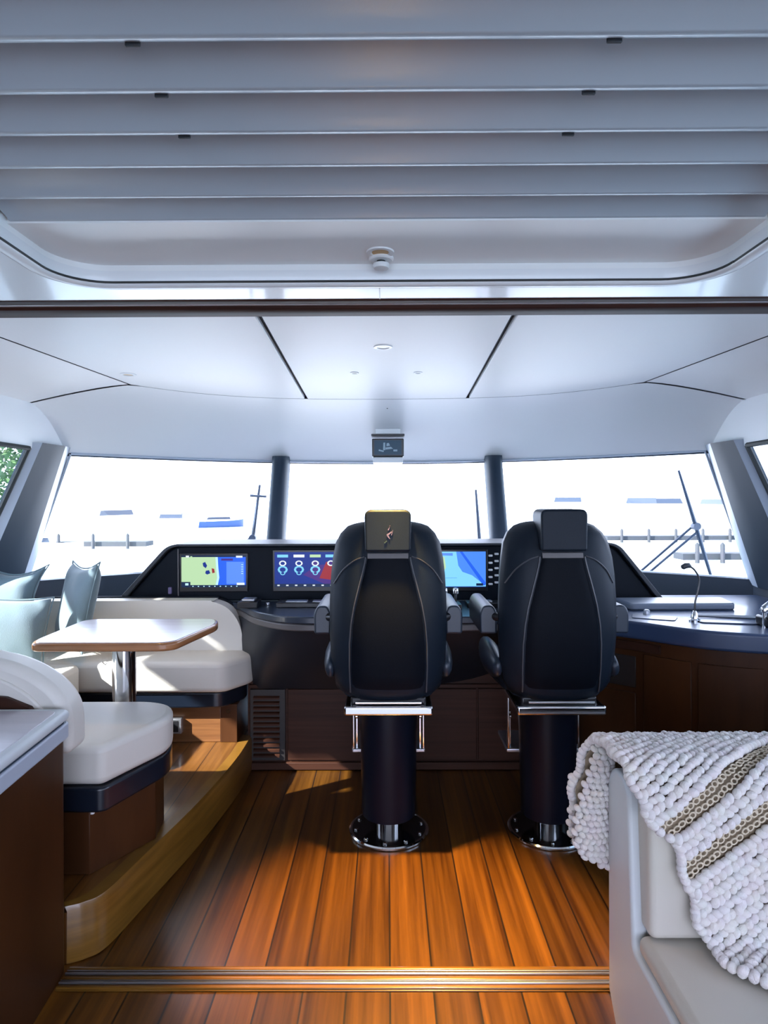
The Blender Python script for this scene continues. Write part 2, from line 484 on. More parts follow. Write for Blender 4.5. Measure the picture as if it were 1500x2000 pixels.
# walls below the sills
for s, nm in ((-1, 'wall_left'), (1, 'wall_right')):
    bm = B()
    box(bm, min(s * 2.30, s * 2.42), max(s * 2.30, s * 2.42), -3.2, 4.1, -.06, .975)
    struct(obj(nm, bm, 'darkgrey', smooth=False, bevel=.01))
    bm = B(); rows = []
    for y in (-3.2, 2.03):
        rows.append([V((s * 1.80, y, H)), V((s * 1.80, y, 1.98)), V((s * 1.84, y, 1.768))])
    grid(bm, rows); box(bm, min(s * 1.82, s * 1.95), max(s * 1.82, s * 1.95), -3.2, 2.03, 1.77, 2.15)
    struct(obj('trim_%d' % (18 if s < 0 else 19), bm, 'ceil2', smooth=False))
bm = B(); n = 24
rows_in = [[V((-2.36 + 4.72 * i / n, Bt(-2.36 + 4.72 * i / n) - .06, z)) for i in range(n + 1)] for z in (-.06, .985)]
rows_out = [[V((p.x, p.y + .14, p.z)) for p in r] for r in rows_in[::-1]]
grid(bm, rows_in + rows_out)
struct(obj('wall_front', bm, 'darkgrey', ang=30))

# unseen overhangs; the left is added and slotted to shape the sun patches
bm = B()
box(bm, -3.42, -3.15, 1.82, 4.2, 2.16, 2.24); box(bm, -3.15, -3.05, 1.82, 2.32, 2.16, 2.24); box(bm, -3.05, -1.95, -3.2, 2.32, 2.16, 2.24); box(bm, -3.42, -3.05, -3.2, 1.46, 2.16, 2.24)
box(bm, -3.02, -1.95, 2.32, 4.2, 2.16, 2.24); box(bm, -3.15, -3.02, 2.95, 4.2, 2.16, 2.24)
struct(obj('ceiling_sun_mask_left', bm, 'ceil2', smooth=False))
bm = B(); box(bm, 1.95, 3.1, -3.2, 4.2, 2.16, 2.24); struct(obj('ceiling_overhang_right', bm, 'ceil2', smooth=False))

# ------------------------------------------------------------------ door head track overhead
bm = B()
box(bm, -1.86, 1.86, 1.900, 1.942, 2.098, 2.14, 0)
box(bm, -1.86, 1.86, 1.942, 1.966, 2.100, 2.14, 1)
box(bm, -1.86, 1.86, 1.966, 2.046, 2.090, 2.14, 0)
struct(obj('trim_20', bm, ['mahog', 'ceil2'], smooth=False, bevel=.002, seg=1))

# ------------------------------------------------------------------ aft ceiling with a recessed blind
def rrect(x0, x1, y0, y1, r, n=10):
    out = []
    for cx, cy, a0 in ((x1 - r, y1 - r, 0), (x0 + r, y1 - r, PI / 2), (x0 + r, y0 + r, PI), (x1 - r, y0 + r, 1.5 * PI)):
        for k in range(n + 1):
            a = a0 + PI / 2 * k / n; out.append((cx + r * math.cos(a), cy + r * math.sin(a)))
    return out
hole = rrect(-.895, .895, .15, 1.77, .13)
bm = B()
def loopedges(pts, z):
    vs = [bm.verts.new((x, y, z)) for x, y in pts]
    return [bm.edges.new((vs[k], vs[(k + 1) % len(vs)])) for k in range(len(vs))]
outer_h = rrect(-.930, .930, .115, 1.805, .165)
e1 = loopedges(outer_h, H); e2 = loopedges([(-1.9, -3.2), (1.9, -3.2), (1.9, 1.903), (-1.9, 1.903)], H)
bmesh.ops.triangle_fill(bm, use_beauty=True, edges=e1 + e2)
struct(obj('ceiling_aft', bm, 'ceil2', smooth=False))
bm = B(); box(bm, -1.0, 1.0, -3.2, 1.9, 2.28, 2.32); box(bm, -2.0, -.98, -3.2, 1.9, 2.12, 2.32); box(bm, .98, 2.0, -3.2, 1.9, 2.12, 2.32)
box(bm, -1, 1, -3.2, .1, 2.12, 2.3)
struct(obj('ceiling_roof_aft', bm, 'ceil2', smooth=False))
# raised lip moulding round the opening
bm = B(); rows = []
N_ = len(hole)
prof = [(0, 2.140), (0, 2.106), (.15, 2.099), (.5, 2.097), (.85, 2.0985), (1.0, 2.1005)]
for t, z in prof:
    rows.append([V((hole[k][0] + (outer_h[k][0] - hole[k][0]) * t, hole[k][1] + (outer_h[k][1] - hole[k][1]) * t, z)) for k in range(N_)])
grid(bm, rows, close=True)
struct(obj('trim_21', bm, 'ceil2', ang=70))
bm = B(); tube(bm, [(x, y, 2.108) for x, y in rrect(-.893, .893, .152, 1.768, .13)] + [(hole[0][0], hole[0][1], 2.108)], .003, 6, cap=False)
struct(obj('trim_22', bm, 'rubber'))
# recess walls and flat cream panel at its front
bm = B()
rows = [[(x, y, z) for x, y in hole] for z in (2.108, 2.20, 2.28)]
inner = rrect(-.898, .898, .147, 1.773, .13)
rows = [[(x, y, z) for x, y in inner] for z in (2.104, 2.14, 2.28)]
grid(bm, rows, close=True)
prism(bm, [(-.90, 1.50), (.90, 1.50)] + [(x, y) for x, y in rrect(-.90, .90, .147, 1.775, .13) if y > 1.55][:], 2.157, 2.170)
struct(obj('ceiling_recess', bm, 'cream_panel', ang=50))

# roof blind with slats
bl = empty('skylight_blind', (0, .8, 2.165), 0, 'pale grey horizontal slatted blind drawn across the overhead skylight recess', 'blind')
edges_y = [1.513, 1.398, 1.271, 1.157, 1.039, .921, .803, .685, .567, .449, .331]
for i, ye in enumerate(edges_y[:-1]):
    ya = edges_y[i + 1]
    bm = B(); rows = []
    pr = [(0.0, .012), (0, .001), (-.006, -.002), (-.019, -.0045), (-.023, -.003), (-.028, .000), (-.05, .005), (-(ye - ya) * .6, .0125), (-(ye - ya) - .012, .024), (-(ye - ya) - .012, .027), (-.05, .014)]
    for x in (-.89, -.45, 0, .45, .89):
        rows.append([(x, ye + a - .8, b_) for a, b_ in pr])
    vs = grid(bm, rows, 0, close=True)
    bm.faces.new([v for v in vs[0]][::-1]); bm.faces.new([v for v in vs[-1]])
    obj('slat', bm, 'blind', bl, ang=60)
    if 3 <= i <= 5:
        for xx in (-.368, .332):
            bm = B(); box(bm, xx - .011, xx + .011, ye - .8 - .001, ye - .8 + .004, -.0045, .004)
            t_ = obj('clip', bm, 'dashtop', bl, bevel=.001, seg=1)
# ceiling fittings
def downlight(x, y, r, name, label, core='lens', z=H):
    t = empty(name, (x, y, z), 0, label, 'ceiling light')
    bm = B(); lathe(bm, [(r * .62, .006), (r * .62, -.001), (r * .72, -.004), (r, -.0035), (r * 1.04, 0), (r * 1.04, .004)], 28); obj('rim', bm, 'white', t)
    bm = B(); lathe(bm, [(r * .62, -.0015), (r * .3, .0), (.001, .0005)], 24); obj('lens', bm, core, t)
downlight(-.014, 2.50, .036, 'recessed_ceiling_light', 'round white recessed light in middle of centre ceiling panel, nearest the door track')
downlight(-.153, 3.01, .020, 'recessed_ceiling_light', 'small recessed spot in the centre ceiling panel, left one of a pair')
downlight(.148, 3.01, .020, 'recessed_ceiling_light', 'small recessed spot in the centre ceiling panel, right one of a pair')
downlight(-1.232, 3.02, .036, 'recessed_ceiling_light', 'round recessed light near the corner seam of left ceiling panel', 'warmlens')
downlight(-.016, 1.687, .036, 'recessed_ceiling_light', 'round light with amber centre set in cream panel behind the dome sensor', 'warmlens', z=2.157)
t = empty('smoke_detector', (-.014, 1.728, 2.157), 0, 'small white round dome sensor hanging at the skylight recess edge', 'smoke detector')
bm = B(); lathe(bm, [(.034, 0), (.034, -.005), (.030, -.009)], 28); obj('base', bm, 'white', t)
bm = B(); lathe(bm, [(.012, -.008), (.012, -.016)], 20); obj('neck', bm, 'rubber', t)
bm = B(); lathe(bm, [(.012, -.014), (.022, -.017), (.023, -.022), (.020, -.029), (.010, -.032), (.001, -.0325)], 28); obj('dome', bm, 'white', t)
# seam line along centre of the aft panel
bm = B(); box(bm, -.021, -.018, 1.805, 1.90, 2.0985, 2.101); struct(obj('trim_23', bm, 'lens', smooth=False))

# overhead repeater display at the windscreen head
t = empty('overhead_display', (.006, 4.2, 1.85), 0, 'small black instrument display mounted above the middle windscreen', 'display')
bm = B(); box(bm, -.105, .105, 0, .14, -.068, .052); obj('housing', bm, 'black', t, bevel=.006)
bm = B(); box(bm, -.110, .110, -.01, .12, .068, .082); obj('hood', bm, 'black', t, bevel=.003)
bm = B(); box(bm, -.10, .10, .02, .2, -.106, -.070); obj('shelf', bm, 'white', t, bevel=.004)
bm = B(); box(bm, -.085, .085, .03, .2, .080, .12); obj('bracket', bm, 'white', t, bevel=.004)
sc = bpy.data.objects  # noqa
bm = B()
def quad(bm, pts, mi=0):
    f = bm.faces.new([bm.verts.new(p) for p in pts]); f.material_index = mi
def yrect(bm, x0, x1, z0, z1, y, mi=0): quad(bm, [(x0, y, z0), (x1, y, z0), (x1, y, z1), (x0, y, z1)], mi)
M['osd'] = emit('overhead_screen_navy', (.010, .028, .055), 1.)
M['osd2'] = emit('overhead_screen_marks', (.10, .16, .24), 1.)
yrect(bm, -.090, .090, -.056, .040, -.0015, 0)
quad(bm, [(-.062, -.003, -.030), (-.030, -.003, -.038), (-.026, -.003, -.030), (-.060, -.003, -.020)], 1)
quad(bm, [(.036, -.003, -.034), (.062, -.003, -.034), (.062, -.003, -.022), (.036, -.003, -.022)], 1)
quad(bm, [(-.032, -.003, -.026), (-.018, -.003, -.026), (-.018, -.003, .024), (-.030, -.003, .024)], 1)
quad(bm, [(-.016, -.003, -.022), (.034, -.003, -.016), (.020, -.003, -.004), (-.016, -.003, -.008)], 1)
quad(bm, [(-.010, -.003, .0), (.014, -.003, .004), (.006, -.003, .022), (-.008, -.003, .020)], 1)
obj('screen', bm, ['osd', 'osd2'], t, smooth=False)
# small probe above it
t_ = B(); lathe(t_, [(.006, 0), (.006, -.02), (.001, -.024)], 12, .003, 3.98, 2.09)
o = obj('probe_sensor', t_, 'rubber'); tag(o, 'tiny dark probe hanging on the ceiling cove above the overhead display', 'sensor')
bm = B(); box(bm, .0, .004, 3.82, 3.98, 2.079, 2.10); 
bm.free()

# ------------------------------------------------------------------ helm chairs
HW = [(.655, .175), (.68, .197), (.72, .218), (.822, .233), (.923, .239), (1.075, .238), (1.18, .233), (1.25, .226), (1.314, .215), (1.354, .196), (1.384, .168), (1.400, .125), (1.404, .06)]
HW = [(a, b_ * 1.04) for a, b_ in HW]
def yb(z):     # aft surface of the backrest
    t = (z - .655) / .75
    return -.235 - .035 * math.sin(PI * min(1, t * .9 + .05)) + (.03 * max(0, (t - .8) / .2))
def aft(x, z, off=0.):
    hw = interp(HW, z); u = min(1, abs(x) / hw)
    return V((x, yb(z) + .075 * u ** 4 + .012 * u * u - off, z))
def make_chair(name, label, emblem):
    t = empty(name, (0, 0, 0), 0, label, 'helm chair', 'pair of helm chairs')
    # floor plate
    bm = B(); lathe(bm, [(.001, .001), (.172, .001), (.172, .010), (.166, .014), (.001, .015)], 48); obj('base_plate', bm, 'plate', t, ang=30)
    bm = B(); lathe(bm, [(.1725, .001), (.180, .003), (.180, .010), (.174, .0145), (.166, .0145), (.166, .001)], 48); obj('base_ring', bm, 'chrome', t, ang=30)
    for k in range(10):
        a = 2 * PI * k / 10 + .2; bm = B(); lathe(bm, [(.009, .0), (.009, .004), (.006, .007), (.001, .007)], 12, .149 * math.cos(a), .149 * math.sin(a), .0145); obj('bolt', bm, 'chrome', t)
    bm = B(); lathe(bm, [(.060, .014), (.060, .090)], 40); obj('collar', bm, 'chrome', t, ang=30)
    bm = B(); lathe(bm, [(.113, .083), (.120, .083), (.123, .20), (.128, .45), (.136, .60), (.136, .615)], 40); obj('pedestal', bm, 'column', t, ang=30)
    # slide frame below the seat
    bm = B(); box(bm, -.185, .185, -.245, -.215, .600, .638); box(bm, -.185, -.150, -.22, .20, .604, .634); box(bm, .150, .185, -.22, .20, .604, .634); box(bm, -.185, .185, .19, .22, .604, .634)
    obj('slide_frame', bm, 'chrome', t, bevel=.008)
    bm = B(); tube(bm, [(-.137, -.235, .652), (.137, -.235, .652)], .006, 10); obj('release_bar', bm, 'chrome', t)
    bm = B(); box(bm, -.16, .16, -.20, .20, .60, .665); obj('seat_pan', bm, 'black', t, bevel=.01)
    for s in (-1, 1):
        bm = B(); box(bm, s * .162 - .004, s * .162 + .004, .07, .10, .34, .61); obj('footrest_arm', bm, 'chrome', t, bevel=.002)
        bm = B(); box(bm, s * .149 - .003, s * .149 + .003, .11, .125, .32, .50); lathe(bm, [(.001, -.004), (.010, -.004), (.010, .004), (.001, .004)], 12, s * .150, .105, .48, axis='x'); obj('footrest_link', bm, 'chrome', t)
    bm = B(); box(bm, -.17, .17, .08, .32, .318, .336); obj('footrest', bm, 'alu', t, bevel=.005)
    # seat
    bm = B(); prism(bm, rpoly([(-.225, -.15), (.225, -.15), (.255, .10), (.245, .32), (-.245, .32), (-.255, .10)], [.06, .06, .1, .09, .09, .1]), .665, .775)
    obj('seat', bm, 'navy', t, bevel=.032, seg=5)
    for s in (-1, 1):
        bm = B(); rows = []
        for k in range(13):
            y = -.17 + .46 * k / 12; e = math.sin(PI * (k + .6) / 13.2) ** .5
            rows.append([(s * .250 + .040 * e * math.cos(a), y, .775 + .075 * e * math.sin(a)) for a in [2 * PI * q / 14 for q in range(14)]])
        vs = grid(bm, rows, 0, close=True); bm.faces.new(vs[0][::-1]); bm.faces.new(vs[-1]); obj('seat_bolster', bm, 'navylit', t, ang=80)
    # backrest shell
    bm = B(); rows = []
    zs = [.655, .660, .68, .70, .72, .77, .822, .87, .923, 1.0, 1.075, 1.13, 1.18, 1.25, 1.285, 1.314, 1.335, 1.354, 1.37, 1.384, 1.394, 1.401, 1.404]
    nx = 20
    for i, z in enumerate(zs):
        hw = interp(HW, z)
        e = 1 - .0
        edge_t = min(1, (z - .655) / .05 + .25, (1.404 - z) / .05 + .15)
        r = []
        th = .05 + .085 * edge_t
        for k in range(nx + 1):
            x = -hw + 2 * hw * k / nx; p = aft(x, z); p.y += .03 * (1 - edge_t); r.append(p)
        for k in range(nx + 1):
            x = hw - 2 * hw * k / nx; u = abs(x) / hw
            p = aft(x, z); yf = yb(z) + th + .02 * u ** 2 - .03 * (u ** 6)
            r.append(V((x, max(yf, p.y + .012), z)))
        rows.append(r)
    vs = grid(bm, rows, 0, close=True); bm.faces.new(vs[0][::-1]); bm.faces.new(vs[-1])
    obj('backrest', bm, 'navy', t, ang=75)
    # raised centre panel on the back
    CP = [(.70, .155), (.80, .158), (.90, .157), (.98, .150), (1.06, .136), (1.14, .116), (1.20, .100), (1.255, .088)]
    bm = B(); rows = []
    for i in range(25):
        z = .70 + (1.262 - .70) * i / 24; w = interp(CP, z)
        r = []
        for k in range(15):
            u = -1 + 2 * k / 14
            off = .011 * (1 - abs(u) ** 8) * min(1, (i + .0) / 2) - .002
            r.append(aft(w * u, z, off))
        rows.append(r)
    grid(bm, rows); obj('back_panel', bm, 'navy2', t, ang=75)
    for s in (-1, 1):
        bm = B(); tube(bm, [aft(s * (interp(CP, .69 + .57 * k / 30) + .004), .69 + .57 * k / 30, .004) for k in range(31)], .0032, 6); obj('piping', bm, 'pipe', t)
        bm = B(); pts = [aft(s * x, z, .002) for x, z in [(p.x, p.y) for p in spline([(.098, 1.262, 0), (.14, 1.245, 0), (.19, 1.203, 0), (.228, 1.145, 0)], 6)]]
        tube(bm, pts, .0030, 6); obj('piping', bm, 'pipe', t)
    bm = B(); rows = [[aft(-.084 + .168 * k / 8, z, o_) for k in range(9)] for z, o_ in ((1.254, .004), (1.256, .012), (1.276, .012), (1.278, .004))]
    grid(bm, rows); obj('back_strap', bm, 'band', t, ang=30)
    # headrest
    hr = empty('headrest', (0, 0, 0)); hr.parent = t
    bm = B(); prism(bm, rpoly([(-.093, 1.285), (.093, 1.285), (.096, 1.456), (-.096, 1.456)], [.012, .012, .03, .03]), -.292, -.135, axis='y')
    hr_o = obj('headrest', bm, 'navy', t, bevel=.016, seg=4); bpy.data.objects.remove(hr)
    if emblem:
        bm = B()
        def stroke(pts, w, mi=0, yy=-.2945):
            for (a, b_), (c, d) in zip(pts, pts[1:]):
                dx, dz = c - a, d - b_; l = math.hypot(dx, dz); nx_, nz_ = -dz / l * w, dx / l * w
                q_ = lambda u, v: (u * .8, 1.356 + (v - 1.356) * .8)
            prism(bm, [q_(a + nx_, b_ + nz_), q_(a - nx_, b_ - nz_), q_(c - nx_ * .5, d - nz_ * .5), q_(c + nx_ * .5, d + nz_ * .5)], yy, yy + .003, mi, axis='y')
        stroke([(-.024, 1.336), (-.004, 1.352), (.020, 1.370)], .0045)
        stroke([(-.014, 1.370), (-.002, 1.352), (.010, 1.334)], .004)
        stroke([(.002, 1.378), (.012, 1.402)], .0026); stroke([(.012, 1.402), (.004, 1.386)], .0016)
        stroke([(.018, 1.352), (.026, 1.378)], .0016)
        stroke([(-.018, 1.312), (-.004, 1.324)], .0028, 1)
        obj('emblem', bm, ['emblem', 'emblem2'], hr_o)
    # arms
    for s in (-1, 1):
        bm = B(); x = s * .285
        prism(bm, rpoly([(x - .036, .915), (x + .036, .915), (x + .038, 1.005), (x + .022, 1.038), (x - .022, 1.038), (x - .038, 1.005)], [.012, .012, .03, .03, .03, .03]), -.13, .24, axis='y')
        obj('armrest', bm, 'navylit', t, bevel=.020, seg=5)
        bm = B(); tube(bm, [(s * .22, -.15, .99), (s * .255, -.13, .99), (s * .262, -.09, .99)], .018, 10); obj('arm_bracket', bm, 'black', t)
    return t
c1 = make_chair('helm_chair', 'navy leather helm chair in front of middle screens, back with pink embroidered emblem', True)
c1.location = (.002, 2.88, 0)
# second chair: copies of the thing and of every part
c2 = c1.copy(); C.objects.link(c2); c2.location = (.722, 2.88, 0); c2['label'] = 'navy leather helm chair on the right, plain headrest, beside the curved counter'
for ch in list(c1.children):
    k = ch.copy(); C.objects.link(k); k.parent = c2

# ------------------------------------------------------------------ helm console
con = empty('helm_console', (0, 3.6, 0), 0, 'wide dark helm console with glowing navigation screens under the windscreen', 'helm console')
def cobj(name, bm, mats, parent=None, **k):
    par = parent or con
    bmesh.ops.translate(bm, verts=bm.verts, vec=(0, -3.6, 0))
    return obj(name, bm, mats, par, **k)
# hood with sloped ends
bm = B()
hood = rpoly([(-1.56, .90), (-1.27, 1.228), (1.33, 1.228), (1.585, .90)], [0, .07, .07, 0])
prism(bm, hood, 3.75, 4.15, axis='y'); cobj('dash_hood', bm, 'dash', bevel=.012)
bm = B(); prism(bm, rpoly([(-1.60, .90), (-1.29, 1.240), (1.35, 1.240), (1.625, .90), (1.590, .90), (1.335, 1.226), (-1.275, 1.226), (-1.565, .90)], [0, .06, .06, 0, 0, .05, .05, 0]), 3.72, 4.16, axis='y'); cobj('hood_trim', bm, 'dashtop', bevel=.004)
for x in (-1.237,):
    bm = B(); box(bm, x - .0025, x + .0025, 3.744, 3.752, .93, 1.21); cobj('panel_seam', bm, 'band')
# dash deck to the windscreen
bm = B(); 
poly = [(-1.5, 3.95), (1.5, 3.95)] + [(1.5 - 3.0 * k / 12, Bt(1.5 - 3.0 * k / 12) - .065) for k in range(13)]
prism(bm, poly, .90, .94); cobj('dash_deck', bm, 'dashdeck')
# desk
dk = rpoly([(-1.00, 3.76), (-.94, 3.735), (-.86, 3.67), (-.71, 3.40), (-.52, 3.235), (.82, 3.235), (.98, 3.34), (1.12, 3.76)], [0, .03, .06, .1, .12, .08, .1, 0])
bm = B(); prism(bm, dk, .862, .9); cobj('desk', bm, 'desk', bevel=.008)
bm = B(); dk2 = [(x, y + .006) for x, y in dk]; prism(bm, [(x * 1.0, y + .004) for x, y in dk], .825, .861); cobj('desk_edge', bm, 'deskedge', bevel=.008)
# belly fascia
bm = B()
topc = [(-.90, 3.72), (-.77, 3.52), (-.64, 3.35), (-.48, 3.28), (0, 3.28), (.55, 3.28), (.82, 3.28), (.95, 3.36), (1.0, 3.5)]
botc = [(-.88, 3.74), (-.80, 3.62), (-.72, 3.515), (-.52, 3.505), (0, 3.505), (.40, 3.49), (.60, 3.47), (.80, 3.50), (.9, 3.6)]
zb = [.455, .455, .455, .455, .455, .50, .56, .60, .62]
tc_ = spline([(a, b_, .83) for a, b_ in topc], 4); bc_ = spline([(a, b_, z) for (a, b_), z in zip(botc, zb)], 4)
rows = []
for j in range(7):
    t = j / 6; rows.append([a.lerp(b_, t) + V((0, -.03 * math.sin(PI * t), 0)) for a, b_ in zip(tc_, bc_)])
grid(bm, rows); cobj('front_fascia', bm, 'belly', ang=60)
# timber lower front
bm = B(); box(bm, -.78, .97, 3.530, 3.70, 0.0, .62); cobj('carcass', bm, 'walnut', smooth=False)
bm = B(); box(bm, -.77, .97, 3.505, 3.532, .005, .045); box(bm, -.77, .97, 3.512, 3.532, .455, .475); cobj('kick_rail', bm, 'walnut', bevel=.003)
pxs = [(-.555, -.04), (-.03, .49), (.50, .96)]
for a, b_ in pxs:
    bm = B(); box(bm, a, b_, 3.516, 3.532, .055, .448); cobj('door', bm, 'walnut', bevel=.003)
vg = B(); box(vg, -.765, -.570, 3.514, 3.532, .055, .448); vgo = cobj('vent_grille', vg, 'vent', bevel=.002)
for k in range(12):
    bm = B(); z = .085 + .029 * k
    vs = box(bm, -.745, -.600, 3.500, 3.516, z, z + .010); 
    for v in vs:
        if v.co.y < 3.51: v.co.z -= .008
    cobj('slat', bm, 'walnut', vgo)
# glowing screens
M['s_green'] = emit('screen_land_green', (.46, .68, .40), .72)
M['s_pale'] = emit('screen_shallow', (.50, .80, .90), .72)
M['s_blue'] = emit('screen_deep_blue', (.02, .12, .80), .72)
M['s_blue2'] = emit('screen_blue_light', (.10, .26, .90), .72)
M['s_dark'] = emit('screen_bar', (.006, .02, .07), .72)
M['s_white'] = emit('screen_white', (.75, .82, .88), .72)
M['s_navy'] = emit('screen_navy', (.004, .025, .24), .72)
M['s_red'] = emit('screen_red', (.30, .02, .03), .72)
M['s_cyan'] = emit('screen_cyan', (.20, .60, .85), .72)
M['s_purple'] = emit('screen_purple', (.06, .02, .20), .72)
M['s_sky'] = emit('screen_sky', (.22, .62, .95), .72)
M['s_mid'] = emit('screen_midblue', (.07, .25, .85), .72)
SM = ['s_green', 's_pale', 's_blue', 's_blue2', 's_dark', 's_white', 's_navy', 's_red', 's_cyan', 's_purple', 's_sky', 's_mid']
I = {k: i for i, k in enumerate(SM)}
SY = 3.738
def display(x0, x1, z0, z1, label, draw):
    bm = B(); box(bm, x0 - .012, x1 + .012, SY + .002, SY + .03, z0 - .028, z1 + .014); d = cobj('display', bm, 'black', bevel=.004); 
    if label: d['label'] = label
    bm = B(); W, Hh = x1 - x0, z1 - z0
    lay = [0]
    def R(a, b_, c, e, k, up=0):
        yrect(bm, x0 + a * W, x0 + b_ * W, z0 + c * Hh, z0 + e * Hh, SY - .0006 * up, I[k])
    def Pg(pts, k, up=0):
        quad(bm, [(x0 + a * W, SY - .0006 * up, z0 + b_ * Hh) for a, b_ in pts], I[k])
    draw(R, Pg); 
    bmesh.ops.translate(bm, verts=bm.verts, vec=(0, -3.6, 0))
    obj('screen', bm, SM, d, smooth=False)
def chart_left(R, P):
    R(0, 1, 0, 1, 's_dark')
    P([(.0, .07), (.53, .07), (.555, .3), (.54, .6), (.53, .95), (0, .95)], 's_green', 1)
    P([(.53, .07), (.565, .07), (.59, .3), (.575, .6), (.565, .95), (.53, .95), (.54, .6), (.555, .3)], 's_pale', 2)
    P([(.565, .07), (1, .07), (1, .95), (.565, .95), (.575, .6), (.59, .3)], 's_blue', 1)
    R(.70, .97, .1, .8, 's_blue2', 2); R(.62, .8, .84, .9, 's_purple', 3)
    P([(.33, .76), (.37, .80), (.40, .68), (.38, .60), (.34, .66)], 's_navy', 3); P([(.38, .52), (.43, .54), (.45, .44), (.40, .40), (.37, .44)], 's_navy', 3)
    P([(.47, .60), (.51, .58), (.52, .46), (.48, .44)], 's_red', 3)
    R(0, .14, .0, .17, 's_dark', 3); R(.06, .11, .06, .13, 's_pale', 4); R(.07, .12, .94, 1, 's_white', 4); R(.85, .95, .93, .99, 's_white', 4); R(.86, .98, .07, .14, 's_white', 4)
    R(.14, .17, .93, .98, 's_green', 4)
    for k in range(9): R(.17 + .085 * k, .19 + .085 * k, .015, .045, 's_pale', 4)
    for k in range(5): R(.93, .96, .42 + .07 * k, .44 + .07 * k, 's_pale', 4)
def gauges(R, P):
    R(0, 1, 0, 1, 's_navy')
    P([(.42, .35), (.78, .05), (1, .05), (1, .70), (.62, .62)], 's_purple', 1)
    P([(.66, .25), (.92, .18), (.96, .45), (.90, .70), (.76, .72)], 's_red', 2)
    R(0, 1, 0, .09, 's_dark', 3)
    for k in range(7): R(.04 + .13 * k, .075 + .13 * k, .03, .065, 's_white', 4)
    for cx, c1_ in ((.12, 's_cyan'), (.36, 's_white'), (.60, 's_green'), (.83, 's_cyan')):
        R(cx - .08, cx + .08, .85, .93, c1_, 4)
        for cz, rr in ((.68, .055), (.50, .075), (.40, .04)):
            if cx > .8 and cz < .6: continue
            n = 10; pts = [(cx + rr * math.cos(2 * PI * q / n), cz + rr * 1.5 * math.sin(2 * PI * q / n)) for q in range(n)]
            P(pts, 's_white' if cz > .6 else 's_cyan', 4)
            pts = [(cx + rr * .6 * math.cos(2 * PI * q / n), cz + rr * .9 * math.sin(2 * PI * q / n)) for q in range(n)]
            P(pts, 's_navy' if cx < .5 else 's_purple', 5)
def chart_right(R, P):
    R(0, 1, 0, 1, 's_sky')
    P([(.0, .30), (.36, .30), (.42, .55), (.40, .85), (0, .92)], 's_green', 1)
    P([(.57, 1), (1, 1), (1, .05), (.93, .12), (.80, .32), (.66, .42), (.60, .60)], 's_mid', 1)
    P([(.62, 1), (.66, 1), (1, .10), (.99, .03), (.96, .03)], 's_blue', 2)
    P([(.3, .96), (.52, .96), (.52, .88), (.3, .90)], 's_blue2', 2)
    R(.0, .28, .0, .32, 's_white', 2); R(.02, .27, .18, .27, 's_dark', 3); R(.86, .96, .02, .09, 's_dark', 3)
    R(.40, .58, .24, .25, 's_mid', 3); R(0, 1, -.02, .0, 's_navy', 1)
display(-1.215, -.835, .985, 1.172, 'lit chart display, green land beside deep blue water', chart_left)
display(-.665, -.265, .985, 1.190, 'lit engine gauge display, red glow on navy', gauges)
display(.175, .578, .985, 1.190, 'lit chart display, pale blue with dark diagonal course line', chart_right)
display(.80, 1.18, .985, 1.190, None, chart_left)
# keypads
for c in range(2):
    for r in range(5):
        bm = B(); x = .607 + .036 * c; z = 1.165 - .042 * r + .010 * c
        box(bm, x - .012, x + .012, SY, SY + .02, z - .006, z + .006); cobj('button', bm, 'white', bevel=.003, seg=2)
# controls on the desk
def ctl(name, fn, mats): 
    bm = B(); fn(bm); return cobj(name, bm, mats, bevel=.004, seg=2)
ctl('joystick_pad', lambda bm: (box(bm, -.83, -.72, 3.50, 3.62, .90, .935, 0), box(bm, -.81, -.74, 3.52, 3.60, .935, .948, 1)), ['black', 'alu'])
ctl('control_panel', lambda bm: (box(bm, -.62, -.30, 3.52, 3.66, .90, .925, 0), box(bm, -.57, -.45, 3.54, 3.60, .925, .932, 1), box(bm, -.42, -.35, 3.54, 3.60, .925, .932, 1)), ['black', 'alu'])
ctl('throttle_lever', lambda bm: (box(bm, .28, .40, 3.42, 3.54, .90, .93, 0), tube(bm, [(.31, 3.48, .93), (.31, 3.45, .99)], .008, 8, 1), tube(bm, [(.37, 3.48, .93), (.37, 3.45, .99)], .008, 8, 1), lathe(bm, [(.001, -.02), (.016, -.015), (.018, 0), (.014, .015), (.001, .02)], 14, .31, 3.45, 1.0, 1), lathe(bm, [(.001, -.02), (.016, -.015), (.018, 0), (.014, .015), (.001, .02)], 14, .37, 3.45, 1.0, 1)), ['black', 'chrome'])
ctl('control_panel', lambda bm: (box(bm, .44, .62, 3.50, 3.62, .90, .925, 0), box(bm, .47, .58, 3.52, 3.57, .925, .935, 1)), ['black', 'alu'])
ctl('control_panel', lambda bm: (box(bm, -.20, .12, 3.52, 3.66, .90, .925, 0), box(bm, -.15, .06, 3.54, 3.60, .925, .932, 1)), ['black', 'alu'])
def knob(bm):
    lathe(bm, [(.012, 0), (.012, .014), (.008, .018), (.001, .018)], 14, -.68, 3.60, .90)
ctl('knob', knob, 'alu')
ctl('handset', lambda bm: (box(bm, -1.295, -1.275, 3.735, 3.755, .945, .985, 0)), ['emblem'])

